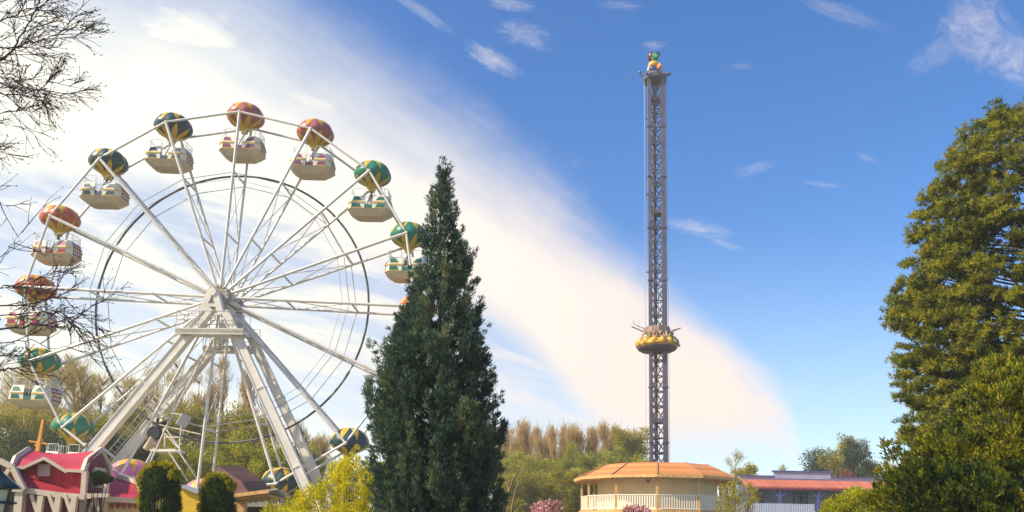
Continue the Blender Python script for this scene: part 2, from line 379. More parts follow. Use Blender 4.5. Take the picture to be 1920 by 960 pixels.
    def build(s, name, mat, parent=None, world=True, smooth=None, **k):
        me = bpy.data.meshes.new(name)
        off = Vector((0, 0, 0))
        if parent is not None and world:
            inv = parent_matrix(parent).inverted(); vs = [tuple(inv @ v) for v in s.v]
        else: vs = [tuple(v) for v in s.v]
        me.from_pydata(vs, [], s.f); me.update()
        me.materials.append(M[mat] if isinstance(mat, str) else mat)
        import bmesh
        b = bmesh.new(); b.from_mesh(me)
        bmesh.ops.remove_doubles(b, verts=b.verts, dist=1e-5)
        bmesh.ops.recalc_face_normals(b, faces=b.faces); b.to_mesh(me); b.free()
        if smooth or (smooth is None and s.smooth):
            me.polygons.foreach_set('use_smooth', [True]*len(me.polygons))
            me.set_sharp_from_angle(angle=R(40))
        o = bpy.data.objects.new(name, me); col.objects.link(o)
        if parent is not None: o.parent = parent
        return tag(o, **k)
def parent_matrix(o):
    m = Matrix.LocRotScale(o.location, o.rotation_euler, o.scale)
    return parent_matrix(o.parent) @ m if o.parent else m
def copy_tree(o, parent=None):
    c = o.copy(); col.objects.link(c); c.parent = parent
    for ch in [x for x in bpy.data.objects if x.parent == o]: copy_tree(ch, c)
    return c

def leaf_object(name, C, D, Ln, Wd, tone, mat, parent=None, fold=0.0, **k):
    """C centres (n,3), D unit directions (n,3): one diamond leaf each, random roll. ONE mesh."""
    C = np.asarray(C, float); n = len(C)
    D = np.asarray(D, float); D = D/np.maximum(np.linalg.norm(D, axis=1, keepdims=True), 1e-9)
    rnd = rng.normal(size=(n, 3)); X = np.cross(D, rnd); X /= np.maximum(np.linalg.norm(X, axis=1, keepdims=True), 1e-9)
    Ln = np.broadcast_to(Ln, (n,))[:, None]; Wd = np.broadcast_to(Wd, (n,))[:, None]
    if parent is not None:
        C = C-np.array(parent_matrix(parent).translation)[None, :]
    V4 = np.stack([C-D*Ln*0.5, C+X*Wd*0.5-D*Ln*0.1, C+D*Ln*0.5, C-X*Wd*0.5-D*Ln*0.1], axis=1).reshape(-1, 3)
    me = bpy.data.meshes.new(name)
    me.vertices.add(4*n); me.vertices.foreach_set('co', V4.astype(np.float32).ravel())
    me.loops.add(4*n); me.loops.foreach_set('vertex_index', np.arange(4*n, dtype=np.int32))
    me.polygons.add(n); me.polygons.foreach_set('loop_start', np.arange(0, 4*n, 4, dtype=np.int32))
    me.polygons.foreach_set('loop_total', np.full(n, 4, dtype=np.int32))
    a = me.attributes.new('tone', 'FLOAT', 'FACE'); a.data.foreach_set('value', np.clip(np.asarray(tone, np.float32), 0, 1))
    me.update(calc_edges=True); me.validate()
    me.materials.append(M[mat])
    o = bpy.data.objects.new(name, me); col.objects.link(o)
    if parent is not None: o.parent = parent
    return tag(o, **k)
def unit(v): return v/np.maximum(np.linalg.norm(v, axis=-1, keepdims=True), 1e-9)
def clumps(centres, per, spread, outward, tonebase, jitter=0.6, tonej=0.16):
    """leaves gathered round clump centres; returns C, D, tone"""
    n = len(centres); c = np.repeat(centres, per, axis=0); s = np.repeat(np.broadcast_to(spread, (n,)), per)
    off = rng.normal(size=(n*per, 3)); off = unit(off)*(rng.random((n*per, 1))**0.5)*s[:, None]
    d = unit(np.repeat(outward, per, axis=0)+off/s[:, None]*jitter+rng.normal(size=(n*per, 3))*0.3)
    t = np.repeat(tonebase, per)+rng.normal(size=n*per)*tonej
    return c+off, d, t

# ------------------------------------------------------------------ ground
m, b, q = principled('grass_ground')
t_ = q.node('ShaderNodeTexCoord')
q.put(b.inputs['Base Color'], q.mixc(q.sstep(q.noise(t_.outputs['Object'], 0.6, 8, 0.7), 0.35, 0.65), (0.05, 0.085, 0.02, 1), (0.12, 0.13, 0.04, 1)))
b.inputs['Roughness'].default_value = 0.95; M['grass'] = m
nseg = 72
gm = MB(); gm.add([(0, 60, 0)]+[(900*math.cos(2*math.pi*k/nseg), 60+900*math.sin(2*math.pi*k/nseg), 0) for k in range(nseg)], [(0, 1+k, 1+(k+1) % nseg) for k in range(nseg)])
gm.build('ground', 'grass', kind='structure')
pm = MB(); pm.add([(-30, -8, .004), (30, -8, .004), (30, 7, .004), (-30, 7, .004)], [(0, 1, 2, 3)])
pm.build('path', 'concrete', kind='structure')
pm = MB(); pm.add([(-24, 28, .004), (14, 28, .004), (14, 52, .004), (-24, 52, .004)], [(0, 1, 2, 3)])
pm.build('plaza', 'concrete', kind='structure')
tag(bpy.data.objects['plaza'], kind='structure')

hz_m = bpy.data.materials.new('haze_air'); hz_m.use_nodes = True; ht = hz_m.node_tree
ht.nodes.remove(ht.nodes['Principled BSDF']); pvn = ht.nodes.new('ShaderNodeVolumePrincipled')
pvn.inputs['Density'].default_value = 0.0012; pvn.inputs['Color'].default_value = (1.0, 0.96, 0.9, 1); pvn.inputs['Anisotropy'].default_value = 0.2
ht.links.new(pvn.outputs[0], ht.nodes['Material Output'].inputs['Volume']); M['haze'] = hz_m
mb = MB(); mb.box((0, 50, 21.5), (260, 150, 45)); mb.build('haze', 'haze', kind='stuff')

# ------------------------------------------------------------------ ferris wheel
H = Vector((-14.8427, 39.0, 11.3554+CAMZ)); YAW = -0.0223; RW = 9.935; WW = 1.7714; PH = -2.354
EX = Vector((math.cos(YAW), math.sin(YAW), 0)); EY = Vector((-math.sin(YAW), math.cos(YAW), 0)); EZ = Vector((0, 0, 1))
def wv(a, r, w): a = R(a); return H+EX*r*math.sin(a)+EZ*r*math.cos(a)+EY*w
ANG = [4.6+22.5*k+PH for k in range(16)]
base = H.copy(); base.z = 0
FW = empty('ferris_wheel', base, 'tall white ferris wheel with a dark inner ring on an A-shaped support', 'ferris wheel')
for w, nm in ((0, 'front'), (WW, 'rear')):
    mb = MB()
    for i in range(16): mb.tube([wv(ANG[i], RW, w), wv(ANG[(i+1) % 16], RW, w)], 0.062, 8)
    for i in range(16): mb.ball(wv(ANG[i], RW, w), 0.095, 8)
    mb.build('rim', 'white', FW, smooth=True)
    for i in range(16):
        s = MB(); s.tube([wv(ANG[i], 0.45, w+(0.12 if w == 0 else -0.12)), wv(ANG[i], RW, w)], 0.078 if w == 0 else 0.066, 8); s.smooth = True
        s.build('spoke', 'white', FW)
    c = MB(); n = 0.665*RW
    for i in range(16):
        c.tube([wv(ANG[i], n, w), wv(ANG[(i+1) % 16], n, w)], 0.02, 5)
        if w == 0: c.tube([wv(ANG[i], n-.35, w), wv(ANG[(i+1) % 16], n-.35, w)], 0.013, 5)
    c.build('cable', 'cable', FW)
for i in range(16):
    mb = MB()
    ax_m = MB(); ax_m.tube([wv(ANG[i], RW, 0), wv(ANG[i], RW, WW)], 0.055, 8); ax_m.build('axle', 'white', FW)
    for f_ in (.05, .34, .675): mb.tube([wv(ANG[i], f_*RW, 0), wv(ANG[i], f_*RW, WW)], 0.055, 6)
    for (a, b_) in ((0.05, 0.34), (0.34, 0.675)):
        mb.tube([wv(ANG[i], a*RW, 0), wv(ANG[i], b_*RW, WW)], 0.026, 5)
        mb.tube([wv(ANG[i], a*RW, WW), wv(ANG[i], b_*RW, 0)], 0.026, 5)
    mb.build('spoke_truss', 'white', FW)
mb = MB(); RR = 7.2
mb.loop([wv(360*k/128, RR, WW+.02) for k in range(128)], 0.058, 8); mb.build('drive_ring', 'ring', FW, smooth=True)
# hub
mb = MB()
mb.lathe([(0.22, -.55), (0.22, -.20), (0.58, -.20), (0.60, .25), (0.44, .25), (0.44, WW-.25), (0.62, WW-.25), (0.62, WW+.1), (0.22, WW+.1), (0.22, WW+.55)], H, 32, EY)
hub = mb.build('hub', 'hub', FW, smooth=True)
mb = MB()
for w in (-.22, WW+.12):
    for k in range(16):
        mb.lathe([(0.045, -.04), (0.045, .04)], wv(ANG[k]+11, .5, w), 6, EY)
mb.build('bolt', 'white', hub)
# legs
WF, WB = -0.62, WW+0.62
def legpt(px, py, w):
    d = at(px, py, 1.0)-Vector((0, 0, CAMZ)); c = Vector((0, 0, CAMZ))
    n = EY; k = ((H+EY*w)-c).dot(n)/d.dot(n); return c+d*k
LT, LB = legpt(390, 588, WF), legpt(176, 843, WF); RT, RB = legpt(428, 594, WF), legpt(570, 903, WF)
def toground(a, b_): return a+(b_-a)*(a.z/(a.z-b_.z))
legs = []
for w in (WF, WB):
    sh = EY*(w-WF)
    for a, b_ in ((LT, LB), (RT, RB)):
        a = a+sh; g_ = toground(a, b_+sh)
        mb = MB(); mb.beam(a+(a-g_)*0.02, g_, 0.34, 0.46, EY, 0.44, 0.54)
        # flange lips along the edges
        d = (g_-a).normalized(); x = d.cross(EY).normalized()
        for s_ in (-1, 1): mb.beam(a+x*s_*.19-EY*.25, g_+x*s_*.24-EY*.29, .05, .05, EY)
        for t in (.30, .62, .82):
            p = a+(g_-a)*t; mb.beam(p-d*.04, p+d*.04, .42+.11*t, .53+.08*t, EY)
        mb.build('leg', 'leg', FW); legs.append((a, g_))
    # footing
    ap = H+EY*w
    mb = MB()
    T = ap+EZ*.02
    mb.prism([T-EX*.28, T+EX*.28, ap+EX*.62-EZ*1.05, ap+EX*.16-EZ*1.05, ap+EX*.05-EZ*.42, ap-EX*.05-EZ*.42, ap-EX*.16-EZ*1.05, ap-EX*.66-EZ*1.05], EY*.01)
    pts_o = [T-EX*.26, T+EX*.26, ap+EX*.70-EZ*1.0, ap-EX*.74-EZ*1.0]
    mb.beam(ap+EZ*.02-EX*.1, ap-EX*.55-EZ*1.15, .30, .45, EY); mb.beam(ap+EZ*.02+EX*.1, ap+EX*.50-EZ*1.15, .30, .45, EY)
    mb.box(ap-EZ*.68, (.8, .44, .16)); mb.lathe([(.2, -.28), (.2, .28)], ap, 20, EY)
    mb.build('apex_bracket', 'leg', FW)
# platforms with rails between the legs
for (x0, x1, py, w) in ((336, 462, 624, WF-.1), (386, 476, 656, WB+.1)):
    a, b_ = legpt(x0, py, w), legpt(x1, py, w); b_.z = a.z
    mb = MB(); mb.beam(a, b_, .9, .2, EZ)
    mb.beam(a+EZ*.0-EY*.42, b_-EY*.42, .06, .3, EZ)
    pf = mb.build('platform', 'leg', FW)
    mb = MB(); n = 6
    for k in (-1, 1):
        for h in (.55, 1.0): mb.tube([a+EY*.42*k+EZ*h, b_+EY*.42*k+EZ*h], .018, 5)
        for t in range(n+1):
            p = a+(b_-a)*t/n+EY*.42*k; mb.tube([p, p+EZ*1.0], .016, 5)
    for p in (a, b_):
        mb.tube([p+EY*.42+EZ, p-EY*.42+EZ], .018, 5)
    mb.build('railing', 'cable', pf)
p = legpt(487, 655, WB); mb = MB()
q0 = legpt(468, 618, WB); q1 = legpt(488, 618, WB); q2 = legpt(486, 664, WB); q3 = legpt(472, 652, WB)
mb.tube([q0, q1, q2, q3], .02, 5); mb.build('railing', 'cable', FW)
# ladder by the rear left leg
a, g_ = legs[2]; d = (g_-a).normalized(); x = d.cross(EY).normalized()
if x.x > 0: x = -x
mb = MB()
for k in (0, 1):
    o_ = x*(.40+.34*k)-EY*.2; mb.tube([a+o_+d*3.0, g_+o_], .022, 5)
n = 40
for k in range(n):
    p = a+d*(3.0+(g_-a).length*.72*k/n); mb.tube([p+x*.40-EY*.2, p+x*.74-EY*.2], .014, 4)
mb.build('ladder', 'leg', FW)
# drive station: two tyres squeezing the dark ring, cage platform and floodlight
dc = legpt(297, 806, WW)
du = Empty_ = empty('drive_unit', (0, 0, 0), None, None); du.parent = FW; du.location = -FW.location+Vector((dc.x, dc.y, dc.z))
for (px, py, rr) in ((290, 812, .36), (305, 790, .30)):
    c = legpt(px, py, WW-.35)
    mb = MB(); mb.lathe([(rr*.45, -.13), (rr*.85, -.15), (rr, -.10), (rr, .10), (rr*.85, .15), (rr*.45, .13)], c, 24, EY)
    mb.lathe([(rr*.1, -.135), (rr*.44, -.135), (rr*.44, .135), (rr*.1, .135)], c, 16, EY)
    mb.build('tyre', 'tyre', du, smooth=True)
mb = MB()
for (p0, p1, r0, r1) in (((291, 825), (272, 842), .30, .14), ((305, 778), (309, 790), .10, .30)):
    mb = MB(); A, B_ = legpt(*p0, WW-.5), legpt(*p1, WW-.5); mb.tube([A, B_], r0, 14, r1); mb.build('motor', 'hull', du)
P = lambda px, py, w=WW: legpt(px, py, w)
mb = MB()
for w in (WW-.9, WW+.3):
    for a, b_ in (((291, 846), (338, 846)), ((336, 846), (340, 796)), ((309, 838), (309, 812)), ((309, 812), (340, 846)), ((309, 820), (337, 820)), ((298, 796), (378, 815)),
                  ((316, 846), (352, 902)), ((335, 846), (372, 902)), ((276, 880), (316, 790)), ((322, 775), (342, 778)), ((309, 800), (340, 846))):
        mb.tube([P(*a, w), P(*b_, w)], .035, 6)
mb.beam(P(291, 846, WW-.3), P(338, 846, WW-.3), 1.2, .12, EZ)
mb.build('cage', 'leg', du)
mb = MB(); fc = P(344, 789, WW-.8); mb.box(fc, (.5, .14, .62), Matrix.Rotation(R(28), 3, 'Y') @ Matrix.Rotation(R(35), 3, 'Z'))
fl_ = mb.build('floodlight', 'steelbox', du)
# footings
for a, g_ in legs:
    mb = MB(); mb.box(g_+EZ*.12, (1.3, 1.2, .3)); mb.build('footing', 'concrete', FW)

# ------------------------------------------------------------------ gondolas
prof = [(0.001, .72), (.20, .71), (.42, .665), (.62, .575), (.79, .44), (.90, .27), (.965, .10), (.975, -.03), (.93, -.16), (.81, -.30), (.62, -.42), (.44, -.52), (.31, -.62), (.23, -.72), (.18, -.82), (.16, -.88), (0.001, -.885)]
def dense(pr, k=3):
    out = []
    for i in range(len(pr)-1):
        for j in range(k): out.append(tuple(pr[i][c]+(pr[i+1][c]-pr[i][c])*j/k for c in (0, 1)))
    return out+[pr[-1]]
def outline(lx, ly, ch):
    return [(-lx+ch, -ly), (lx-ch, -ly), (lx, -ly+ch), (lx, ly-ch), (lx-ch, ly), (-lx+ch, ly), (-lx, ly-ch), (-lx, -ly+ch)]
mesh_cache = {}
def make_gondola(colr):
    """origin at the balloon centre, hanging down"""
    t = empty('balloon_gondola', (0, 0, 0), '', 'gondola')
    mb = MB(); n = 64; ring = 16
    # lobed balloon
    o_ = 0
    for r, z in dense(prof, 2):
        for k in range(n):
            a = 2*math.pi*k/n; lob = 1-0.035*abs(math.cos(a*4))**4*(1 if r > .2 else 0)
            mb.v.append(Vector((r*lob*math.cos(a), r*lob*math.sin(a), z)))
    m_ = len(mb.v)//n
    for i in range(m_-1):
        for k in range(n):
            a, b_ = i*n+k, i*n+(k+1) % n; mb.f.append((a, b_, b_+n, a+n))
    mb.build('balloon', 'bal_'+colr, t, smooth=True)
    mb = MB()       # hanger: rods from the neck to the tub floor, axle stub
    for sx_ in (-1, 1):
        mb.tube([(0, .0, -.86), (sx_*.30, .25, -2.0)], .026, 6); mb.tube([(0, 0, -.86), (sx_*.30, -.25, -2.0)], .026, 6)
    mb.tube([(0, 0, -.85), (0, 0, -2.05)], .035, 6)
    mb.build('hanger', 'darkstrut', t)
    # hull
    mb = MB(); tz, bz = -2.04, -2.36
    To = outline(1.10, .68, .26); Bo = outline(.72, .44, .16); Mo = outline(1.03, .63, .24)
    lv = [(To, tz), (Mo, tz-.10), (Bo, bz)]
    for O, z in lv: mb.v += [Vector((x, y, z)) for x, y in O]
    for i in range(2):
        for k in range(8): a, b_ = i*8+k, i*8+(k+1) % 8; mb.f.append((a, b_, b_+8, a+8))
    mb.f.append(tuple(range(8))); mb.f.append(tuple(reversed(range(16, 24))))
    hull = mb.build('hull', 'hull', t)
    ZB, ZM, ZU = -2.04, -1.68, -1.30
    for s_ in (-1, 1):
        P_ = [(s_*.20, -.66), (s_*.84, -.66), (s_*1.08, -.42), (s_*1.08, .42), (s_*.84, .66), (s_*.20, .66)]
        Q_ = [(s_*.24, -.58), (s_*.80, -.58), (s_*.98, -.38), (s_*.98, .38), (s_*.80, .58), (s_*.24, .58)]
        mb = MB(); th = .05
        zz = [(ZB, P_), (ZM, [(x*1.0, y*1.02) for x, y in P_]), (ZU, Q_)]
        for z, O in zz: mb.v += [Vector((x, y, z)) for x, y in O]
        for z, O in reversed(zz[1:]): mb.v += [Vector((x-s_*th*(1 if abs(x) > .5 else -0.0), y*.90, z)) for x, y in O]
        mb.v += [Vector((x*.95, y*.9, ZM-.05)) for x, y in P_]
        for i in range(5):
            for k in range(5): a = i*6+k; mb.f.append((a, a+1, a+7, a+6))
        mb.f.append(tuple(range(30, 36)))
        tub = mb.build('seat_tub', 'cream', t)
        for sy in (-1, 1):
            for (z0, z1, xa, xb, xc, xd) in ((-2.00, -1.79, .36, .835, .46, .835), (-1.61, -1.39, .36, .81, .52, .795)):
                def Yf(z): return (.66+(.0132*(z-ZB)/(ZM-ZB) if z < ZM else .0132-.0932*(z-ZM)/(ZU-ZM)))*sy
                mb = MB(); mb.prism([Vector((s_*x, Yf(z)+sy*.010, z)) for x, z in ((xa, z0), (xb, z0), (xd, z1), (xc, z1))], (0, -sy*.012, 0))
                mb.build('panel', 'pan_'+colr, tub)
        O = [(s_*.20, -.69), (s_*.85, -.69), (s_*1.10, -.44), (s_*1.10, .44), (s_*.85, .69), (s_*.20, .69)]
        for z, h_, mt in ((ZM-.02, .06, 'gold'), (ZB+.005, .025, 'gold')):
            mb = MB()
            for i in range(5): mb.beam(Vector(O[i]+(z,)), Vector(O[i+1]+(z,)), .03, h_, EZ)
            mb.build('trim', mt, tub)
        for z0, z1, f_ in ((-2.01, -1.74, 0), (-1.62, -1.34, .045)):
            mb = MB(); mb.prism([(s_*1.092, -.40, z0), (s_*1.092, .40, z0), (s_*(1.092-f_*1.9), .38, z1), (s_*(1.092-f_*1.9), -.38, z1)], (-s_*.01, 0, 0))
            # pale squares of the end pattern, set into the same panel
            ep = mb.build('end_panel', 'maroon', tub)
            for yy_ in (-.28, -.10, .08, .26):
                mb = MB(); zc_ = (z0+z1)/2; mb.box((s_*(1.10-f_*.9), yy_, zc_), (.02, .08, .14), Matrix.Rotation(-s_*(f_ > 0)*R(17), 3, 'Y')); mb.build('emblem', 'cream', ep)
        mb = MB(); zt, zb = -.93, ZU-.01
        O = [(s_*.26, -.56), (s_*.78, -.56), (s_*.96, -.38), (s_*.96, .38), (s_*.78, .56), (s_*.26, .56)]
        mb.tube([Vector(p+(zt,)) for p in O], .016, 5); mb.tube([Vector(p+(zt-.2,)) for p in O[1:5]], .010, 5)
        for p in O: mb.tube([Vector(p+(zt,)), Vector((p[0], p[1], zb))], .016, 5)
        for k in range(1, 5): mb.tube([Vector((s_*.96, -.38+.152*k, zt)), Vector((s_*.96, -.38+.152*k, zb))], .009, 4)
        mb.build('railing', 'railwhite', tub)
        mb = MB(); mb.box((s_*.62, 0, -1.66), (.5, .9, .08)); mb.box((s_*.85, 0, -1.47), (.07, .9, .34)); mb.build('bench', 'inside', tub)
    for sy in (-1, 1):
        mb = MB(); mb.box((0, sy*.64, -1.94), (.40, .03, .20)); mb.build('door_sill', 'pan_'+colr, t)
        mb = MB()
        mb.tube([(-.17, sy*.58, -1.84), (-.17, sy*.58, -1.0), (.17, sy*.58, -1.0), (.17, sy*.58, -1.84)], .013, 5)
        mb.tube([(-.17, sy*.58, -1.42), (.17, sy*.58, -1.42)], .010, 5); mb.tube([(0, sy*.58, -1.0), (0, sy*.58, -1.84)], .009, 5)
        mb.build('gate', 'railwhite', t)
    return t
cols = ['pink', 'pink', 'green', 'green', 'red', 'red', 'navy', 'navy', 'mauve', 'mauve', 'green', 'green', 'red', 'red', 'navy', 'navy']
glab = ['pink balloon gondola at the very top of the wheel', 'pink balloon gondola just right of the topmost one',
 'green and yellow balloon gondola, upper one on the right of the wheel', 'green and yellow balloon gondola whose car is half behind the cypress top',
 'red balloon gondola peeping through the middle of the dark cypress', 'red balloon gondola wholly screened by the cypress, below the other',
 'navy and yellow balloon gondola low beside the left edge of the cypress', 'navy and yellow balloon gondola between the right leg and the brown roof',
 'pink and yellow balloon gondola rising behind the yellow hut', 'mauve and yellow balloon gondola resting behind the pink barn roof',
 'green and yellow balloon gondola just above the pink barn', 'green and yellow balloon gondola at far left among bare twigs, its car green striped',
 'red and yellow balloon gondola at far left, its car behind bare twigs', 'red and yellow balloon gondola at left, clear against the sky',
 'navy and yellow balloon gondola, left and lower of the two upper navy ones', 'navy and yellow balloon gondola next to the topmost pink one']
protos = {}
for i in range(16):
    c = cols[i]
    if c not in protos: gd = protos[c] = make_gondola(c)
    else: gd = copy_tree(protos[c])
    p = wv(ANG[i], RW, WW/2)+EZ*.13
    gd.location = p; sw = rng.normal()*R(1.2)
    gd.rotation_euler = (0, sw+R(.9), YAW)
    tag(gd, glab[i], 'gondola', 'balloon gondolas hanging on the ferris wheel')

# ------------------------------------------------------------------ pavilion and drop tower
PC0 = at(1231, 900, 60.0); pcx, pcy = PC0.x, PC0.y
PX = 60/1500.0
PV = empty('pavilion', (pcx, pcy, 0), 'round cream pavilion with orange shingled roof round the tower foot', 'pavilion')
NS = 12; PHI = [R(-10+30*k) for k in range(NS)]     # angle from -Y (towards camera), + to the right
def pv(k, r, z): a = PHI[k % NS]; return Vector((pcx+r*math.sin(a), pcy-r*math.cos(a), z))
RE, ZE, RT_, ZT = 6.15, 5.62, 4.05, 6.62
mb = MB()
for k in range(NS):
    mb.add([pv(k, RE, ZE), pv(k+1, RE, ZE), pv(k+1, RT_, ZT), pv(k, RT_, ZT)], [(0, 1, 2, 3)])
    mb.add([pv(k, RT_, ZT), pv(k+1, RT_, ZT), pv(k+1, RT_-.6, ZT-.3), pv(k, RT_-.6, ZT-.3)], [(0, 1, 2, 3)])
    mb.add([pv(k, RE, ZE-.05), pv(k, RT_-.6, ZT-.35), pv(k+1, RT_-.6, ZT-.35), pv(k+1, RE, ZE-.05)], [(0, 1, 2, 3)])
roof = mb.build('roof', 'shingle', PV)
for k in range(NS): mb = MB(); mb.beam(pv(k, RE+.04, ZE+.03), pv(k, RT_, ZT+.03), .13, .06, EZ); mb.build('hip_ridge', 'ridge', roof)
mb = MB()
for k in range(NS):
    mb.beam(pv(k, RE+.03, ZE-.09), pv(k+1, RE+.03, ZE-.09), .05, .20, EZ)
    for j in range(8):
        t = (j+.5)/8; p = pv(k, RE-.02, ZE-.22)*(1-t)+pv(k+1, RE-.02, ZE-.22)*t
        c0 = Vector((pcx, pcy, p.z)); dd = (c0-p).normalized(); mb.beam(p, p+dd*1.6+EZ*.12, .10, .12, EZ)
mb.build('fascia', 'orangewood', roof)
RD = 5.72; ZF = 3.25
mb = MB(); mb.add([], [])
mb.prism([pv(k, RD+.1, ZF) for k in range(NS)], (0, 0, -.34)); mb.build('deck', 'orangewood', PV)
mb = MB(); mb.prism([pv(k, RD-.35, 0) for k in range(NS)], (0, 0, ZF-.35)); mb.build('plinth', 'creamwall', PV)
for k in range(NS):
    mb = MB(); p = pv(k, RD-.12, ZF); mb.beam(p, p+EZ*(ZE-ZF-.12), .15, .15, EX)
    mb.box(p+EZ*(ZE-ZF-.45), (.22, .22, .08)); mb.build('post', 'orangewood', PV)
for k in range(NS):
    if k == 3: continue
    a, b_ = pv(k, RD-.08, ZF), pv(k+1, RD-.08, ZF); d = (b_-a)
    mb = MB(); n = 17
    for j in range(1, n): p = a+d*j/n; mb.beam(p+EZ*.10, p+EZ*1.0, .085, .03, d.cross(EZ))
    mb.beam(a+EZ*1.02, b_+EZ*1.02, .09, .06, EZ); mb.beam(a+EZ*.09, b_+EZ*.09, .07, .06, EZ)
    mb.build('balustrade', 'baluster', PV)
mb = MB()
for k in range(NS):
    if k in (3,): continue
    a, b_ = pv(k, 4.35, ZF), pv(k+1, 4.35, ZF)
    mb.beam(a+EZ*1.35, b_+EZ*1.35, .12, 2.7, EZ)
wl_ = mb.build('wall', 'creamwall', PV)
mb = MB(); p = pv(0, 4.2, ZF)*(0.72)+pv(11, 4.2, ZF)*.28; mb.box(p+Vector((-.1, -.42, 2.0)), (.18, .2, .16)); mb.build('lamp', 'maroon', wl_)

TX, TY = at(1233, 862, 60).x, 60.0; TTOP = at(1228, 150, 60).z
TW = empty('drop_tower', (TX, TY, 0), 'tall slim lattice drop tower of dark blue-brown steel', 'drop tower')
hw = .54; ch = [Vector((TX-hw, TY-.45, 0)), Vector((TX+hw, TY-.45, 0)), Vector((TX+.05, TY+.62, 0))]
mb = MB()
for i, c in enumerate(ch):
    w = (.27, .36, .20)[i]; mb.beam(c, c+EZ*TTOP, w, w*.8, EY)
mb.build('mast', 'tower', TW)
mb = MB(); st_ = 1.18; n = int((TTOP-1)/st_)
for i in range(n):
    z = .5+i*st_
    for a, b_ in ((0, 1), (1, 2), (2, 0)):
        A, B_ = ch[a]+EZ*z, ch[b_]+EZ*z
        mb.tube([A, B_], .05, 5); mb.tube([A+EZ*.10, B_+EZ*.10], .03, 4) if i % 3 == 0 else None
        if (a, b_) != (0, 1): mb.tube([A, B_+EZ*st_], .046, 5); mb.tube([B_, A+EZ*st_], .046, 5)
mb.build('lattice', 'tower', TW)
mb = MB()
for i in range(8, n-3, 1):
    if i % 2 == 0: mb.beam(ch[0]+EX*.24+EZ*(i*st_), ch[0]+EX*.24+EZ*(i*st_+.8), .06, .05, EY)
mb.build('guide_strip', 'towerlite', TW)
mb = MB()
for z0 in (at(1230, 400, 60).z, at(1232, 790, 60).z+0):
    mb.box((TX+.02, TY-.05, z0), (1.0, .8, .35))
for k in range(26):   # cable loops and cladding round the lower mast
    z = 6+k*.16; mb.box((TX-.14+.25*math.sin(k*1.7)*.3, TY+.1, z), (.14, .3, .18), Matrix.Rotation(k*.2, 3, 'Y'))
mb.build('machinery', 'tower', TW)
for k in range(1, int(TTOP/4.2)):
    for i, c in enumerate(ch): mb = MB(); mb.box(c+EZ*(k*4.2), ((.36, .45, .3)[i], .4, .10)); mb.build('flange', 'tower', TW)
for x_ in (-.95, .98):
    mb = MB(); mb.tube([Vector((TX+x_*.92, TY-.1, 6.5)), Vector((TX+x_*.92, TY-.1, TTOP+.3))], .014, 4); mb.build('hoist_rope', 'cable', TW)
mb = MB()
for k in range(int((TTOP-7)/.45)): mb.tube([Vector((TX-.12, TY+.45, 7+k*.45)), Vector((TX+.22, TY+.45, 7+k*.45))], .016, 4)
for x_ in (-.12, .22): mb.tube([Vector((TX+x_, TY+.45, 6.8)), Vector((TX+x_, TY+.45, TTOP-.2))], .018, 4)
mb.build('ladder', 'tower', TW)
for k in range(5):
    z = 9+k*6.3; mb = MB(); mb.box((TX-hw-.22, TY-.5, z), (.16, .08, .10)); mb.build('bracket', 'tower', TW)
mb = MB()   # head of the mast: collar, arms with hooked ends, sheaves
mb.lathe([(.5, -.1), (.92, 0), (.98, .25), (.8, .55), (.5, .6)], (TX, TY, TTOP-.15), 20)
hd = mb.build('head_collar', 'tower', TW)
mb = MB()
for s_ in (-1, 1):
    mb.tube([(TX+s_*.4, TY, TTOP+.3), (TX+s_*.9, TY, TTOP+.30), (TX+s_*1.12, TY, TTOP+.42), (TX+s_*1.18, TY, TTOP+.62)], .06, 8)
    mb.ball((TX+s_*1.2, TY, TTOP+.62), .14, 10)
    for j in range(3): mb.ball((TX+s_*(.2+.3*j), TY-.8, TTOP+.05), .13, 8)
mb.tube([(TX, TY-1.1, TTOP+.3), (TX, TY+1.1, TTOP+.3)], .06, 8)
mb.build('arm', 'tower', hd)
mb = MB()
for z, r in ((-.9, .3), (-2.0, .42), (-3.0, .18)):
    mb.lathe([(r*.5, -.06), (r, -.06), (r, .06), (r*.5, .06)], (TX, TY-.25, TTOP+z), 18, EY)
mb.build('sheave', 'tower', hd)
# painted figure on top (plain generic)
SC = at(1226, 120, 60); S0 = Vector((SC.x, SC.y, TTOP+.45))
ST = empty('rooftop_statue', S0, 'small painted seated figure with green head on the tower top', 'statue')
mb = MB(); mb.smooth = True
mb.ball(S0+Vector((.08, 0, 1.55)), .36, 18, (1, .95, .95)); mb.ball(S0+Vector((.20, -.2, 1.42)), .2, 14, (1, 1, .8)); mb.ball(S0+Vector((-.10, -.2, 1.25)), .13, 12)
mb.build('head', 'st_green', ST, smooth=True)
mb = MB(); mb.ball(S0+Vector((-.12, .10, 1.62)), .42, 18, (.95, .9, .95)); mb.ball(S0+Vector((.2, .06, 1.85)), .26, 14, (1.3, 1, .6)); mb.build('cap', 'st_maroon', ST, smooth=True)
mb = MB(); mb.ball(S0+Vector((-.02, 0, .86)), .42, 18, (1.05, .9, .72)); mb.build('torso', 'st_yellow', ST, smooth=True)
mb = MB(); mb.ball(S0+Vector((-.05, 0, .45)), .36, 16, (1.15, .9, .8))
for s_ in (-1, 1): mb.tube([S0+Vector((s_*.18, 0, .4)), S0+Vector((s_*.28, -.2, .1)), S0+Vector((s_*.24, -.2, -.2))], [.17, .14, .10], 10); mb.ball(S0+Vector((s_*.27, -.28, -.24)), .15, 10, (.9, 1.4, .7))
mb.build('trousers', 'st_blue', ST, smooth=True)
mb = MB(); mb.ball(S0+Vector((.42, -.25, .52)), .24, 16); mb.build('drum', 'st_orange', ST, smooth=True)
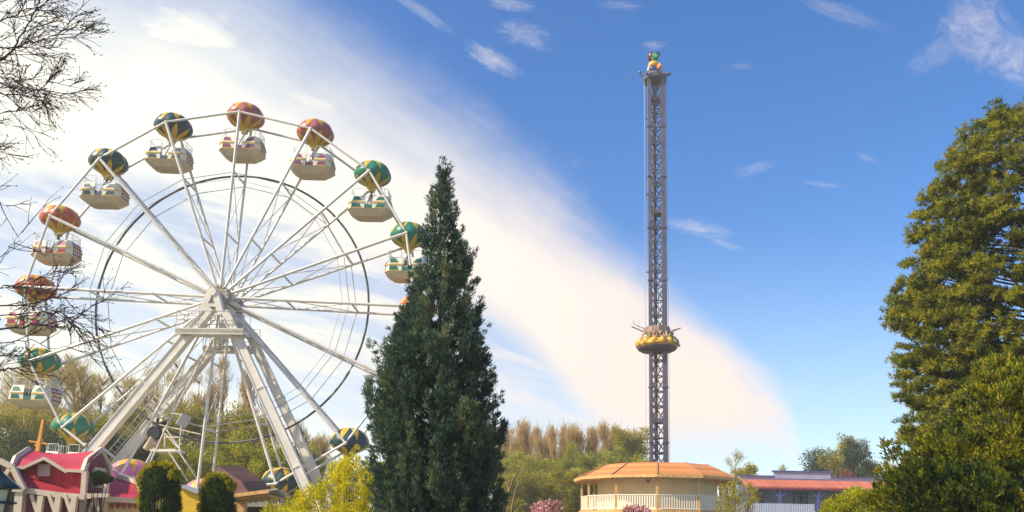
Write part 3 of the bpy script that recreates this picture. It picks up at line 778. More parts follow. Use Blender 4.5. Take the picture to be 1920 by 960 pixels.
mb = MB(); mb.tube([S0+Vector((-.3, 0, .95)), S0+Vector((-.42, -.15, .6)), S0+Vector((-.48, -.15, .2))], [.12, .10, .12], 10); mb.tube([S0+Vector((.3, 0, .95)), S0+Vector((.5, -.15, .8))], [.12, .1], 10)
mb.build('arm', 'trim', ST, smooth=True)

# the ride carriage
ZR = at(1234, 650, 60).z
CR = empty('ride_carriage', (TX, TY, ZR), 'golden ring of seats with a brown drum, two thirds down the tower', 'ride carriage')
cx, cy_ = TX+.02, TY
mb = MB()
mb.lathe([(.72, -.34), (1.2, -.28), (1.50, -.08), (1.56, .06), (1.50, .20), (1.42, .34), (1.34, .44), (1.28, .40), (1.3, .2), (1.2, .05), (.98, .05), (.9, .55)], (cx, cy_, ZR), 48)
mb.build('seat_ring', 'goldpaint', CR, smooth=True)
mb = MB(); mb.lathe([(.78, -.38), (1.25, -.36), (1.46, -.24), (1.5, -.14), (1.2, -.28), (.78, -.32)], (cx, cy_, ZR), 48); mb.build('underside', 'tower', CR, smooth=True)
mb = MB(); mb.lathe([(.98, .55), (1.0, 1.45), (.9, 1.46), (.9, .55)], (cx, cy_, ZR), 12)
for k in range(12): a = 2*math.pi*k/12; mb.beam(Vector((cx+1.0*math.cos(a), cy_+1.0*math.sin(a), ZR+.5)), Vector((cx+1.0*math.cos(a), cy_+1.0*math.sin(a), ZR+1.42)), .04, .04)
mb.build('drum', 'drum', CR)
mb = MB(); mb.tube([(cx-1.0, cy_, ZR+1.15), (cx-1.95, cy_, ZR+1.55)], .05, 6); mb.tube([(cx+1.0, cy_, ZR+1.15), (cx+1.82, cy_, ZR+1.50)], .05, 6)
mb.tube([(cx+1.82*math.cos(t*math.pi/10), cy_+1.6*math.sin(t*math.pi/10), ZR+1.50+.05*t) for t in range(0, 11)], .02, 5)
mb.tube([(cx+1.45*math.cos(t*math.pi/10), cy_+1.2*math.sin(t*math.pi/10), ZR+1.30+.05*t) for t in range(0, 11)], .015, 5)
mb.build('arm', 'drum', CR)
seats = []
NSEAT = 14
for k in range(NSEAT):
    a = 2*math.pi*(k+.3)/NSEAT; dv = Vector((math.sin(a), -math.cos(a), 0)); sv = Vector((math.cos(a), math.sin(a), 0))
    seats.append((a, dv))
    mb = MB(); rot = Matrix.Rotation(a, 3, 'Z')
    mb.box(Vector((cx, cy_, ZR+.42))+dv*.99, (.36, .09, .85), rot @ Matrix.Rotation(R(-10), 3, 'X'))
    for s_ in (-1, 1): mb.tube([Vector((cx, cy_, ZR+.95))+dv*1.0+sv*.13*s_, Vector((cx, cy_, ZR+.75))+dv*1.22+sv*.13*s_, Vector((cx, cy_, ZR+.45))+dv*1.24+sv*.1*s_], .025, 5)
    mb.build('seat', 'goldpaint', CR)
    mb = MB(); c0 = Vector((cx, cy_, ZR+.22))+dv*1.40
    mb.ball(c0, .25, 12, (1.1, .8, 1.2)); mb.ball(c0+EZ*.30-dv*.05, .09, 8)
    mb.build('footwell_shell', 'goldpaint', CR, smooth=True)

# riders
def skin_person(shirt):
    """seated rider; origin on the seat, facing -Y"""
    t = empty('person', (0, 0, 0), '', 'person')
    J = {'pel': (0, 0, .08, .13), 'ch': (0, .02, .36, .135), 'nk': (0, .01, .52, .055), 'hd0': (0, -.01, .60, .085), 'hd': (0, -.02, .68, .10), 'hd1': (0, -.01, .76, .07),
         'shL': (.17, .02, .46, .065), 'elL': (.23, -.06, .24, .05), 'haL': (.13, -.25, .30, .04),
         'hpL': (.09, -.02, .07, .09), 'knL': (.12, -.42, .08, .065), 'anL': (.12, -.44, -.32, .045), 'toL': (.12, -.60, -.36, .04)}
    for k in list(J):
        if k.endswith('L'): x, y, z, r = J[k]; J[k[:-1]+'R'] = (-x, y, z, r)
    E_ = [('pel', 'ch'), ('ch', 'nk'), ('nk', 'hd0'), ('hd0', 'hd'), ('hd', 'hd1')]
    for s_ in 'LR': E_ += [('ch', 'sh'+s_), ('sh'+s_, 'el'+s_), ('el'+s_, 'ha'+s_), ('pel', 'hp'+s_), ('hp'+s_, 'kn'+s_), ('kn'+s_, 'an'+s_), ('an'+s_, 'to'+s_)]
    ks = list(J); me = bpy.data.meshes.new('body'); me.from_pydata([J[k][:3] for k in ks], [(ks.index(a), ks.index(b_)) for a, b_ in E_], [])
    o = bpy.data.objects.new('body', me); col.objects.link(o); o.modifiers.new('s', 'SKIN')
    sv_ = me.skin_vertices[0].data if me.skin_vertices else None
    if sv_ is None:
        return t
    for i, k in enumerate(ks): sv_[i].radius = (J[k][3], J[k][3]); sv_[i].use_root = (k == 'pel')
    su = o.modifiers.new('u', 'SUBSURF'); su.levels = 1; su.render_levels = 1
    dg = bpy.context.evaluated_depsgraph_get(); me2 = bpy.data.meshes.new_from_object(o.evaluated_get(dg)); bpy.data.objects.remove(o)
    me2.materials.clear()
    for mm in (shirt, 'skin', 'jeans', 'hair'): me2.materials.append(M[mm])
    for p in me2.polygons:
        c = p.center; p.use_smooth = True
        if c.z > .54: p.material_index = 3 if (c.y > -.02 or c.z > .74) else 1
        elif abs(c.x) > .08 and c.y < -.14 and c.z > .19: p.material_index = 1
        elif c.z < .10: p.material_index = 2
        else: p.material_index = 0
    o = bpy.data.objects.new('body', me2); me2.name = 'body'; col.objects.link(o); o.parent = t
    mb = MB(); mb.ball((0, -.115, .67), .022, 8, (1, 1, 1.2)); mb.ball((.095, 0, .67), .025, 8); mb.ball((-.095, 0, .67), .025, 8); mb.build('face', 'skin', o, world=False)
    return t
rl = {}
used = {}
shs = ['shirt_dark', 'shirt_white', 'shirt_green', 'shirt_dark', 'shirt_red']
desc = {'shirt_dark': 'dark', 'shirt_white': 'white', 'shirt_green': 'green', 'shirt_red': 'red'}
order = [i for i in range(NSEAT)]
for j, k in enumerate(order):
    a, dv = seats[k]
    aa = (math.degrees(a)+180) % 360-180
    if abs(aa) > 125: continue
    sname = shs[j % 5]
    if sname not in used: p = used[sname] = skin_person(sname)
    else: p = copy_tree(used[sname])
    outr = 52 < aa < 125; p.location = Vector((cx, cy_, ZR+(.38 if outr else .30)))+dv*(1.18 if outr else 1.03); p.rotation_euler = (0, 0, a)
    where = 'left edge' if aa < -75 else 'left side' if aa < -35 else 'front left' if aa < -10 else 'front middle' if aa < 12 else 'front right' if aa < 40 else 'right side' if aa < 75 else 'far right edge'
    lab = 'seated rider in %s top on the %s of the golden seat ring' % (desc[sname], where)
    if lab in rl: lab = lab.replace('seated rider', 'next seated rider')
    rl[lab] = 1
    tag(p, lab, 'person', 'riders seated round the drop tower carriage')

# ------------------------------------------------------------------ blue building
BY = 74.0
BB = empty('blue_building', at(1525, 960, BY+3)*1.0, 'long low blue building with a red awning beyond the pavilion', 'building')
BB.location.z = 0
def P2(px, py, Y): return at(px, py, Y)
x0, x1 = at(1385, 900, BY).x, at(1690, 900, BY).x
zt = at(1420, 893, BY).z; zt2 = at(1500, 885, BY).z; xa, xb = at(1450, 890, BY).x, at(1556, 890, BY).x
mb = MB(); mb.box(((x0+x1)/2, BY+3.2, zt/2-.1), (x1-x0, 6, zt-.2)); mb.build('wall', 'bluewall', BB)
mb = MB(); mb.box(((x0+x1)/2, BY+.05, zt-.22), (x1-x0, .25, .44)); mb.box(((xa+xb)/2, BY+.02, zt2-.32), (xb-xa, .3, .64)); pr = mb.build('parapet', 'parapet', BB)
mb = MB(); mb.box(((x0+xa)/2, BY, zt+.03), (xa-x0, .4, .1)); mb.box(((xb+x1)/2, BY, zt+.03), (x1-xb, .4, .1)); mb.box(((xa+xb)/2, BY-.02, zt2+.04), (xb-xa+.2, .45, .1)); mb.build('coping', 'bluetrim', pr)
za, zb = at(1500, 899, BY).z, at(1500, 913, BY-2.2).z
mb = MB(); mb.prism([(x0, BY+.15, za), (x0, BY-2.2, zb), (x0, BY-2.2, zb-.10), (x0, BY+.15, za-.10)], (x1-x0, 0, 0)); aw = mb.build('awning', 'redroof', BB)
mb = MB(); mb.box(((x0+x1)/2, BY-2.16, zb-.18), (x1-x0, .12, .16)); mb.build('fascia', 'maroon', aw)
for px in (1395, 1463, 1535, 1605, 1668):
    x = at(px, 930, BY-2.1).x; mb = MB(); mb.box((x, BY-2.0, (zb-.2)/2), (.2, .2, zb-.2))
    for s_ in (-1, 1): mb.beam((x, BY-2.0, zb-1.0), (x+s_*.8, BY-2.0, zb-.3), .12, .12)
    mb.build('post', 'bluetrim', BB)
for px in (1418, 1502, 1575, 1640):
    x = at(px, 930, BY).x; z0, z1 = (1.0, at(1500, 926, BY).z)
    mb = MB(); w = 1.2
    for s_ in (-1, 1): mb.box((x+s_*w/2, BY+.15, (z0+z1)/2), (.14, .12, z1-z0))
    mb.box((x, BY+.14, z1), (w+.3, .14, .16)); mb.box((x, BY+.15, z0), (w+.2, .16, .1)); wf = mb.build('window', 'bluetrim', BB)
    mb = MB(); mb.box((x, BY+.19, (z0+z1)/2), (w, .03, z1-z0)); mb.build('pane', 'glass', wf)
zr = at(1500, 945, BY-3.5).z
xr0, xr1 = at(1372, 950, BY-3.5).x, at(1525, 950, BY-3.5).x
RF = empty('railing_fence', (xr0, BY-3.5, 0), 'pale blue picket railing in front of the blue building', 'railing')
mb = MB(); nb = 46
mb.box(((xr0+xr1)/2, BY-3.5, zr-.05), (xr1-xr0, .12, .1)); mb.box(((xr0+xr1)/2, BY-3.5, zr-1.0), (xr1-xr0, .12, .1)); mb.build('rail', 'bluetrim', RF)
mb = MB()
for k in range(nb+1): mb.box((xr0+(xr1-xr0)*k/nb, BY-3.56, zr-.55), (.11, .04, 1.1))
mb.build('picket', 'bluerail', RF)
mb = MB(); mb.box(((xr0+xr1)/2, BY-3.5, (zr-1.1)/2), (xr1-xr0, .3, zr-1.1)); mb.build('footing_wall', 'concrete', RF)

# ------------------------------------------------------------------ pink barn and neighbours (crooked, toy-like)
BD = 25.0
def Q(px, py, Y=BD): return at(px, py, Y)
BN = empty('pink_barn', Vector((Q(100, 950).x, BD+1.5, 0)), 'crooked red barn with bright pink roof and cream trim', 'barn')
ext = Vector((-.9, 3.0, 0))
def trimline(mb, pts, Y, w=.16, th=.14):
    for i in range(len(pts)-1): mb.beam(Q(*pts[i], Y), Q(*pts[i+1], Y), th, w, Vector((0, -1, 0)).cross(Q(*pts[i+1], Y)-Q(*pts[i], Y)))
def gz(px, Y): p = Q(px, 930, Y); return Vector((p.x, p.y, 0))
# lower walls
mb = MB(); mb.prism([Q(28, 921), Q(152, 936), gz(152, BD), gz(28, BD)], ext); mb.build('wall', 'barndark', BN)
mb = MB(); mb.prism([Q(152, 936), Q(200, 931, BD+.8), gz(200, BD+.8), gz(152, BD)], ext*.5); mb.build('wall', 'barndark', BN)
# dormer block front wall with peaked eave, window
mb = MB(); mb.prism([Q(24, 878), Q(46, 874), Q(83, 858), Q(125, 883), Q(157, 884), Q(156, 930), Q(30, 882)], ext*.7); fw_ = mb.build('front_wall', 'barnred', BN)
mb = MB(); mb.prism([Q(71, 870, BD-.06), Q(94, 870, BD-.06), Q(93, 893, BD-.06), Q(70, 893, BD-.06)], (0, .05, 0)); mb.build('window', 'trim', fw_)
# right gable of the dormer
GY = BD+1.9
gab = [Q(155, 932), Q(157, 884), Q(166, 864), Q(187, 845, BD+.9), Q(200, 868, GY), Q(206, 888, GY), Q(203, 932, GY)]
mb = MB(); mb.add(gab, [tuple(range(7))]); mb.add([p+Vector((-.25, .25, 0)) for p in gab], [tuple(reversed(range(7)))])
for i in range(7):
    j = (i+1) % 7; o_ = len(mb.v); a, b_ = gab[i], gab[j]; e_ = Vector((-.25, .25, 0)); mb.add([a, a+e_, b_+e_, b_], [(0, 1, 2, 3)])
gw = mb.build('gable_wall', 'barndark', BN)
def on(u_, z):      # point on the gable plane
    A, B_ = Q(155, 932), Q(203, 932, GY); p = A+(B_-A)*u_; n_ = Vector((.2, -.2, 0)).normalized()*.05; return Vector((p.x, p.y, z))+n_
z0, z1 = Q(175, 911, BD+.8).z, Q(175, 879, BD+.8).z
mb = MB(); mb.beam(on(.32, z0), on(.32, z1), .10, .05, EY); mb.beam(on(.32, z0), on(.75, z0), .05, .10, EZ); mb.beam(on(.32, z1), on(.75, z1), .05, .10, EZ); mb.beam(on(.75, z0), on(.75, z1), .10, .05, EY)
mb.build('window_frame', 'trim', gw)
# dormer roof: sagging gambrel, two slopes
def strip(mb, A, B_, n=14, sag=.10):
    """surface between polyline A(left..right bottom) and B (top), with a sag in the middle and small ripples"""
    rows = []
    for j in range(n+1):
        t = j/n; s_ = -sag*4*t*(1-t)
        rows.append([a.lerp(b_, t)+Vector((0, 0, s_+.012*math.sin(9*t+i*2.1))) for i, (a, b_) in enumerate(zip(A, B_))])
    m_ = len(A); o_ = len(mb.v)
    for r_ in rows: mb.v += r_
    for r_ in rows: mb.v += [p+Vector((0, .03, -.07)) for p in r_]
    K = (n+1)*m_
    for j in range(n):
        for i in range(m_-1):
            a = o_+j*m_+i; mb.f.append((a, a+1, a+m_+1, a+m_)); mb.f.append((a+K, a+m_+K, a+m_+1+K, a+1+K))
    for j in range(n):
        for i in (0, m_-1): a = o_+j*m_+i; mb.f.append((a, a+m_, a+m_+K, a+K))
mb = MB()
strip(mb, [Q(33, 858, BD+.35), Q(52, 843, BD+1.2)], [Q(164, 863, BD+.35), Q(189, 843, BD+1.2)], 16, .14)
lo4 = [(22, 881, -.15), (46, 877, -.10), (64, 868, .12), (83, 860, .30), (104, 872, .04), (125, 884, -.15), (156, 886, -.15)]
hi4 = [(33, 858, .35), (50, 861.5, .35), (66, 863.5, .35), (83, 865, .36), (105, 865.5, .36), (128, 865, .36), (164, 863, .35)]
o_ = len(mb.v); mb.v += [Q(a, b_, BD+c_) for a, b_, c_ in lo4]+[Q(a, min(b_, lo4[i][1]-.5), BD+c_) for i, (a, b_, c_) in enumerate(hi4)]
for i in range(6): mb.f.append((o_+i, o_+i+1, o_+i+8, o_+i+7))
for (a, b_) in (((46, 877), (83, 859)), ((83, 859), (125, 884))): mb.add([Q(*a, BD-.3), Q(*b_, BD-.3), Q(*b_, BD+.5), Q(*a, BD+.5)], [(0, 1, 2, 3)])
strip(mb, [Q(52, 843, BD+1.2), Q(60, 858, BD+2.4), Q(62, 880, BD+2.9)], [Q(189, 843, BD+1.2), Q(203, 866, BD+2.4), Q(207, 888, BD+2.9)], 16, .14)
rf = mb.build('dormer_roof', 'pinkroof', BN, smooth=True)
mb = MB()
mb.beam(Q(20, 882, BD-.2), Q(30, 857, BD+.3), .12, .14, EY); mb.beam(Q(30, 857, BD+.3), Q(54, 841, BD+1.2), .12, .14, EY)
mb.beam(Q(156, 886, BD-.25), Q(164, 862, BD+.25), .14, .14, EY); mb.beam(Q(164, 862, BD+.25), Q(190, 842, BD+1.15), .13, .14, EY)
mb.beam(Q(190, 842, BD+1.15), Q(204, 868, BD+2.4), .08, .10, EY); mb.beam(Q(204, 868, BD+2.4), Q(208, 890, BD+2.9), .08, .10, EY)
for a, b_ in (((28, 877), (48, 877)), ((47, 876), (84, 859)), ((83, 859), (126, 885)), ((125, 882), (158, 884))): mb.beam(Q(*a, BD-.3), Q(*b_, BD-.3), .09, .09, EY)
mb.build('eave_trim', 'trim', rf)
# lower front roof (skirt)
mb = MB()
strip(mb, [Q(46, 918, BD-.9), Q(24, 876, BD-.02)], [Q(150, 931, BD-.9), Q(150, 925, BD-.02)], 12, .05)
mb.build('skirt_roof', 'pinkroof', BN, smooth=True)
# cream posts and beams, V braces
mb = MB()
for pts, w in (([(28, 917), (60, 921), (110, 928), (160, 932)], .16), ([(160, 929), (204, 929)], .12)):
    trimline(mb, pts, BD-.95 if pts[0][0] == 28 else BD-.4, w, .12)
mb.beam(Q(160, 884, BD-.32), gz(160, BD-.32), .15, .14, EY)
mb.beam(Q(40, 918, BD-1.0), gz(40, BD-1.0), .24, .2, EY)
mb.beam(Q(201, 892, BD-.1), gz(199, BD-.1), .12, .12, EY)
mb.build('frame', 'trim', BN)
for px in (80, 113, 143):
    mb = MB(); Y = BD-.98
    top = Q(px, 926, Y); b0 = Q(px-8, 928, Y-.0)
    mb.beam(Q(px-20, 928, Y), Q(px-8, 965, Y), .10, .10, EY); mb.beam(Q(px-2, 930, Y), Q(px-7, 965, Y), .17, .12, EY); mb.beam(Q(px-7.5, 965, Y), gz(px-8, Y), .2, .12, EY)
    mb.build('brace', 'trim', BN)
mb = MB(); mb.beam(Q(178, 932, BD-.3), Q(166, 965, BD-.3), .08, .08, EY); mb.beam(Q(180, 932, BD-.3), Q(185, 965, BD-.3), .08, .08, EY); mb.build('brace', 'trim', BN)
# left gambrel gable
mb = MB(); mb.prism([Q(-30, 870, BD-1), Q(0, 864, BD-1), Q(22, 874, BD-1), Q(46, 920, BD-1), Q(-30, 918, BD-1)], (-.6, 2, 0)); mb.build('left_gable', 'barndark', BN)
mb = MB(); trimline(mb, [(-30, 856), (0, 864), (24, 876), (46, 919)], BD-1.1, .15, .14); trimline(mb, [(-30, 914), (46, 919)], BD-1.1, .13, .12); trimline(mb, [(22, 874), (10, 892)], BD-1.1, .12, .1); mb.build('gable_trim', 'trim', BN)
# right wing
mb = MB(); strip(mb, [Q(198, 933, BD-.2), Q(204, 905, BD+.5), Q(212, 893, BD+1.2)], [Q(274, 938, BD+.4), Q(258, 906, BD+1.1), Q(226, 893, BD+1.5)], 14, .06)
rw = mb.build('wing_roof', 'pinkroof', BN, smooth=True)
mb = MB(); mb.beam(Q(222, 893, BD+1.4), Q(259, 905, BD+1.0), .13, .13, EY); mb.beam(Q(259, 905, BD+1.0), Q(275, 939, BD+.3), .13, .13, EY); mb.beam(Q(198, 935, BD-.3), Q(276, 941, BD+.3), .12, .16, EZ); mb.build('eave_trim', 'trim', rw)
mb = MB(); mb.prism([Q(198, 936, BD+.2), Q(275, 941, BD+.6), gz(275, BD+.6), gz(198, BD+.2)], (-.5, 2.0, 0)); mb.build('wing_wall', 'trim', BN)
mb = MB()
for px in (206, 217, 228, 239, 250): mb.prism([Q(px, 943, BD+.12), Q(px+7, 943.5, BD+.12), Q(px+7, 950, BD+.12), Q(px+3.5, 954, BD+.12), Q(px, 950, BD+.12)], (0, .04, 0))
mb.prism([Q(262, 944, BD+.2), Q(266, 944, BD+.2), Q(266, 960, BD+.2), Q(262, 960, BD+.2)], (0, .04, 0))
mb.build('cutout', 'maroon', BN)
# white ball finial and stub behind the ridge
FN = empty('finial_post', Vector((Q(161, 850, BD+3.6).x, BD+3.6, 0)), 'thin white post with a ball top behind the pink roof ridge', 'post')
mb = MB(); mb.tube([gz(161, BD+3.6), Q(161, 840, BD+3.6)], .03, 6); mb.build('post', 'trim', FN)
mb = MB(); mb.ball(Q(161, 835, BD+3.6), .09, 10); mb.build('ball', 'trim', FN, smooth=True)
# orange mast with crosspiece
OM = empty('orange_mast', Vector((Q(73, 850, BD+5).x, BD+5, 0)), 'orange wooden mast with crossbar rising behind the pink roof', 'mast')
A = Q(68, 862, BD+5); B_ = Q(81, 786, BD+5)
mb = MB(); mb.beam(Vector((A.x, A.y, 0)), A, .16, .16, EY); mb.beam(A, B_, .16, .12, EY, .07, .07); mb.build('pole', 'swordor', OM)
mb = MB(); mb.beam(Q(55, 827, BD+5), Q(88, 832, BD+5), .07, .07, EY); mb.beam(Q(66, 836, BD+5), Q(80, 824, BD+5), .06, .06, EY); mb.build('crossbar', 'swordor', OM)

# street lamp at the left edge
LD = 9.0
LP_ = empty('street_lamp', Vector((Q(-6, 900, LD).x, LD, 0)), 'black lantern street lamp with broad hood before the pink barn', 'street lamp')
c = Q(-6, 905, LD)
mb = MB(); mb.lathe([(.02, .20), (.035, .17), (.05, .12), (.12, .06), (.24, -.03), (.262, -.06), (.24, -.065), (.10, -.02), (.02, .0)], c, 8); mb.build('hood', 'lamp', LP_)
mb = MB(); mb.lathe([(.10, -.06), (.15, -.08), (.11, -.34), (.05, -.40)], c, 6); mb.build('glass', 'glasslamp', LP_)
mb = MB()
for k in range(6):
    a = 2*math.pi*k/6; mb.tube([c+Vector((.16*math.cos(a), .16*math.sin(a), -.06)), c+Vector((.115*math.cos(a), .115*math.sin(a), -.36))], .014, 5)
mb.loop([c+Vector((.20*math.cos(a*.5236), .20*math.sin(a*.5236), -.22)) for a in range(12)], .018, 6)
mb.build('cage', 'lamp', LP_)
mb = MB(); mb.lathe([(.16, 0), (.13, .1), (.07, .3), (.05, .5), (.04, c.z-.45), (.07, c.z-.40)], Vector((c.x, c.y, 0)), 12); mb.build('pole', 'lamp', LP_, smooth=True)

# yellow hut, brown roof house, wooden canopy
HD = 24.0
YH = empty('yellow_hut', Vector((Q(365, 940, HD).x, HD+1, 0)), 'bright yellow boarded hut with a grey sloping roof edge', 'hut')
mb = MB(); mb.prism([Q(335, 911, HD), Q(382, 931, HD), gz(382, HD), gz(335, HD)], (-.8, 2.5, 0)); mb.build('wall', 'yellowwall', YH)
mb = MB(); mb.prism([Q(331, 907, HD-.15), Q(386, 928, HD-.15), Q(386, 933, HD-.15), Q(331, 911, HD-.15)], (-.8, 2.8, .1)); mb.build('roof', 'slate', YH)
BH = empty('brown_roof_house', Vector((Q(440, 920, 33).x, 34, 0)), 'small house with a steep dark red-brown tiled roof behind the hedge', 'house')
mb = MB(); mb.prism([Q(395, 925, 33), Q(408, 872, 34), Q(452, 902, 33.4), Q(470, 928, 33)], (0.2, 2.5, .15)); mb.build('roof', 'brownroof', BH)
mb = MB(); mb.prism([Q(400, 926, 33.3), Q(466, 929, 33.3), gz(466, 33.3), gz(400, 33.3)], (0, 2.5, 0)); mb.build('wall', 'creamwall', BH)
CN = empty('wooden_canopy', Vector((Q(480, 945, 27).x, 27, 0)), 'low wooden ticket canopy with pale roof beams left of the forsythia', 'canopy')
mb = MB(); mb.prism([Q(432, 927, 26.5), Q(520, 915, 26.5), Q(545, 930, 28.5), Q(440, 938, 28.5)], (0, 0, -.06)); mb.build('roof', 'slate', CN)
mb = MB(); mb.beam(Q(432, 930, 26.4), Q(505, 921, 26.4), .08, .12); mb.beam(Q(434, 936, 26.6), Q(500, 928, 26.6), .08, .08)
for k in range(6): mb.beam(Q(440+k*12, 936-k*1.5, 26.6), Q(470+k*12, 942-k*1.2, 28.4), .08, .07)
mb.build('beam', 'orangewood', CN)
mb = MB(); mb.box(gz(447, 27)+EZ*1.25, (.55, .3, 2.5)); mb.box(gz(512, 27)+EZ*1.25, (.14, .14, 2.5)); mb.build('post', 'orangewood', CN)
mb = MB(); mb.box(gz(480, 28.4)+EZ*1.2, (1.6, .1, 2.3)); mb.build('back_wall', 'inside', CN)

# ------------------------------------------------------------------ trees
def limb(mb, p, d, L_, r, depth, gen, wob=.25, tips=None, split=(2, 3), droop=0.0, ang=0.6):
    n = max(3, int(L_/0.12) if L_ < 2 else 12); pts = [p]; q_ = Vector(p); dd = Vector(d).normalized()
    for i in range(n):
        dd = (dd+Vector(rng.normal(size=3))*wob*.3+Vector((0, 0, -droop))*.05).normalized(); q_ = q_+dd*L_/n; pts.append(q_.copy())
    mb.tube(pts, r, 5 if r > .012 else 3, r*0.45, caps=False)
    if depth <= 0:
        if tips is not None: tips.append((pts[-1], dd))
        return
    k = int(rng.integers(split[0], split[1]+1))+ (1 if depth > 1 else 0)
    for j in range(k):
        i = int(len(pts)*(.25+.7*(j+rng.random()*.6)/k)); i = min(i, len(pts)-2)
        t = pts[i]; ax = Vector(rng.normal(size=3)).normalized()
        loc = (pts[i+1]-pts[i]).normalized(); nd = (loc+ax*ang).normalized()
        limb(mb, t, nd, L_*(.42+.25*rng.random()), max(r*(1-.5*i/len(pts))*.55, .0055), depth-1, gen, wob, tips, split, droop, ang)
    limb(mb, pts[-1], dd, L_*.4, r*.45, depth-1, gen, wob, tips, split, droop, ang)

def photo_shape_tree(name, Y, axis_top, axis_bot, left, right, label, cat, mat, trunkmat, nclump, per, spread, leafL, leafW, upness, toneshift, hollow=0.35, depthscale=1.0, trunk_r=.12, group=None, lobes=5, sparse_top=None):
    """conifer whose radius by height follows given half widths (pixels at distance Y)"""
    y0, y1 = axis_top[1], axis_bot[1]
    base = at(axis_bot[0], axis_bot[1], Y); base.z = 0
    T = empty(name, base, label, cat, group)
    ys = rng.random(nclump*3)
    ly = np.array([p[0] for p in left]); lx = np.array([p[1] for p in left]); ry = np.array([p[0] for p in right]); rx = np.array([p[1] for p in right])
    yy_ = y0+(y1-y0)*ys
    wl_ = np.interp(yy_, ly, lx); wr_ = np.interp(yy_, ry, rx)
    keep = rng.random(len(ys)) < (np.maximum((wl_+wr_)/np.max(wl_+wr_), .10))*(np.interp(yy_, [0, 560, 680], [.42, .60, 1.0]) if sparse_top else 1.0)
    yy_, wl_, wr_ = yy_[keep][:nclump], wl_[keep][:nclump], wr_[keep][:nclump]
    n = len(yy_)
    th = rng.random(n)*2*math.pi; rad = hollow+(1-hollow)*np.sqrt(rng.random(n))
    ax_ = axis_top[0]+(axis_bot[0]-axis_top[0])*(yy_-y0)/(y1-y0)
    lob = 1+.10*np.sin(th*lobes+yy_*.035)+.07*np.sin(yy_*.11+th*3)
    cx_ = np.cos(th); hwid = np.where(cx_ < 0, wl_, wr_)
    px_ = ax_+cx_*hwid*rad*np.where(rad > .85, lob, 1.0)
    dep = -np.sin(th)*(wl_+wr_)/2*rad/F*Y*depthscale
    P_ = np.array([at(a, b_, Y) for a, b_ in zip(px_, yy_)]); P_[:, 1] += dep
    A_ = np.array([at(a, b_, Y) for a, b_ in zip(ax_, yy_)])
    # gather the sprays into upright plumes
    ng = n//9; gi = rng.integers(0, ng, n); gc = P_[:ng]; ga = A_[:ng]; gr = rad[:ng]
    upf = np.clip(rng.normal(size=n), -1.7, 1.7)
    P_ = gc[gi]+np.stack([rng.normal(size=n)*.04, rng.normal(size=n)*.04, upf*.13], 1)
    o2 = unit(gc[gi]-ga[gi]); P_ += o2*(upf*.035)[:, None]; A_ = ga[gi]; rad = gr[gi]; th = th[:ng][gi]; yy_ = yy_[:ng][gi]
    out = P_-A_; out[:, 2] = 0; out = unit(out)
    out[:, 2] = upness; out = unit(out)
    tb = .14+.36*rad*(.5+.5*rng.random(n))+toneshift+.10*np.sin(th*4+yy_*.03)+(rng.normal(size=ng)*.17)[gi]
    sp = spread*(.6+.8*rng.random(n))
    C, D, t = clumps(P_, per, sp, out, tb)
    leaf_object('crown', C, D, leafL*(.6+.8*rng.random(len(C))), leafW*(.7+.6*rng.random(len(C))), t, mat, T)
    mb = MB(); top = at(axis_top[0], axis_top[1]+10, Y)
    pts = [base+(top-base)*k/8+Vector(rng.normal(size=3))*.03 for k in range(9)]
    mb.tube(pts, trunk_r, 8, .015)
    k = min(90, n)
    for i in rng.choice(n, k, replace=False):
        zz_ = max(.3, P_[i][2]-.6); f_ = min(1, zz_/top.z); s0 = base+(top-base)*f_
        mb.tube([s0, s0.lerp(Vector(P_[i]), .5)+EZ*.03, Vector(P_[i])], .03*(1.1-f_), 4, .008, caps=False)
    mb.build('trunk', trunkmat, T)
    return T

# the dark cypress in front of the wheel
CYP_L = [(300, 1), (325, 6), (345, 8), (375, 13), (393, 46), (405, 32), (430, 32), (470, 38), (520, 54), (560, 62), (600, 78), (625, 90), (655, 108), (690, 122), (740, 128), (800, 126), (870, 120), (960, 116), (1070, 110)]
CYP_R = [(300, 1), (325, 6), (345, 9), (375, 12), (395, 28), (430, 36), (470, 54), (520, 62), (560, 64), (600, 72), (625, 78), (655, 84), (690, 94), (740, 106), (800, 114), (870, 116), (960, 120), (1070, 114)]
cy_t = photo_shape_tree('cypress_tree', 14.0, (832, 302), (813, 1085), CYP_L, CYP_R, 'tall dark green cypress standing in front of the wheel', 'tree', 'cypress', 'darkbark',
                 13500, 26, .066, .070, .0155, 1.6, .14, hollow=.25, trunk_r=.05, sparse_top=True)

# pine at right
PIN_L = [(176, 60), (181, 113), (212, 168), (240, 196), (272, 234), (331, 266), (352, 278), (414, 292), (460, 304), (514, 324), (556, 340), (623, 340), (658, 336), (702, 326), (759, 326), (802, 320), (842, 292), (880, 240), (930, 180)]
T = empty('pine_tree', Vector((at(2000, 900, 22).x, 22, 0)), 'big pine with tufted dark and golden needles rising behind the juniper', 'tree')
PY = 22.0
ng = 1800
ys = 198+(905-198)*rng.random(ng*3)
hw_ = np.interp(ys, [p[0] for p in PIN_L], [p[1] for p in PIN_L])*.935
kp = rng.random(len(ys)) < (hw_/336); ys, hw_ = ys[kp], hw_[kp]
th = rng.random(len(ys))*2*math.pi; rad = .42+.58*np.sqrt(rng.random(len(ys)))
px_ = 2000+np.cos(th)*hw_*rad
kp = (px_ < 1965) | (rng.random(len(ys)) < .3)
ys, hw_, th, rad, px_ = [v[kp][:ng] for v in (ys, hw_, th, rad, px_)]
dep = -np.sin(th)*hw_*rad/F*PY*.9
G_ = np.array([at(a, b_, PY) for a, b_ in zip(px_, ys)]); G_[:, 1] += dep
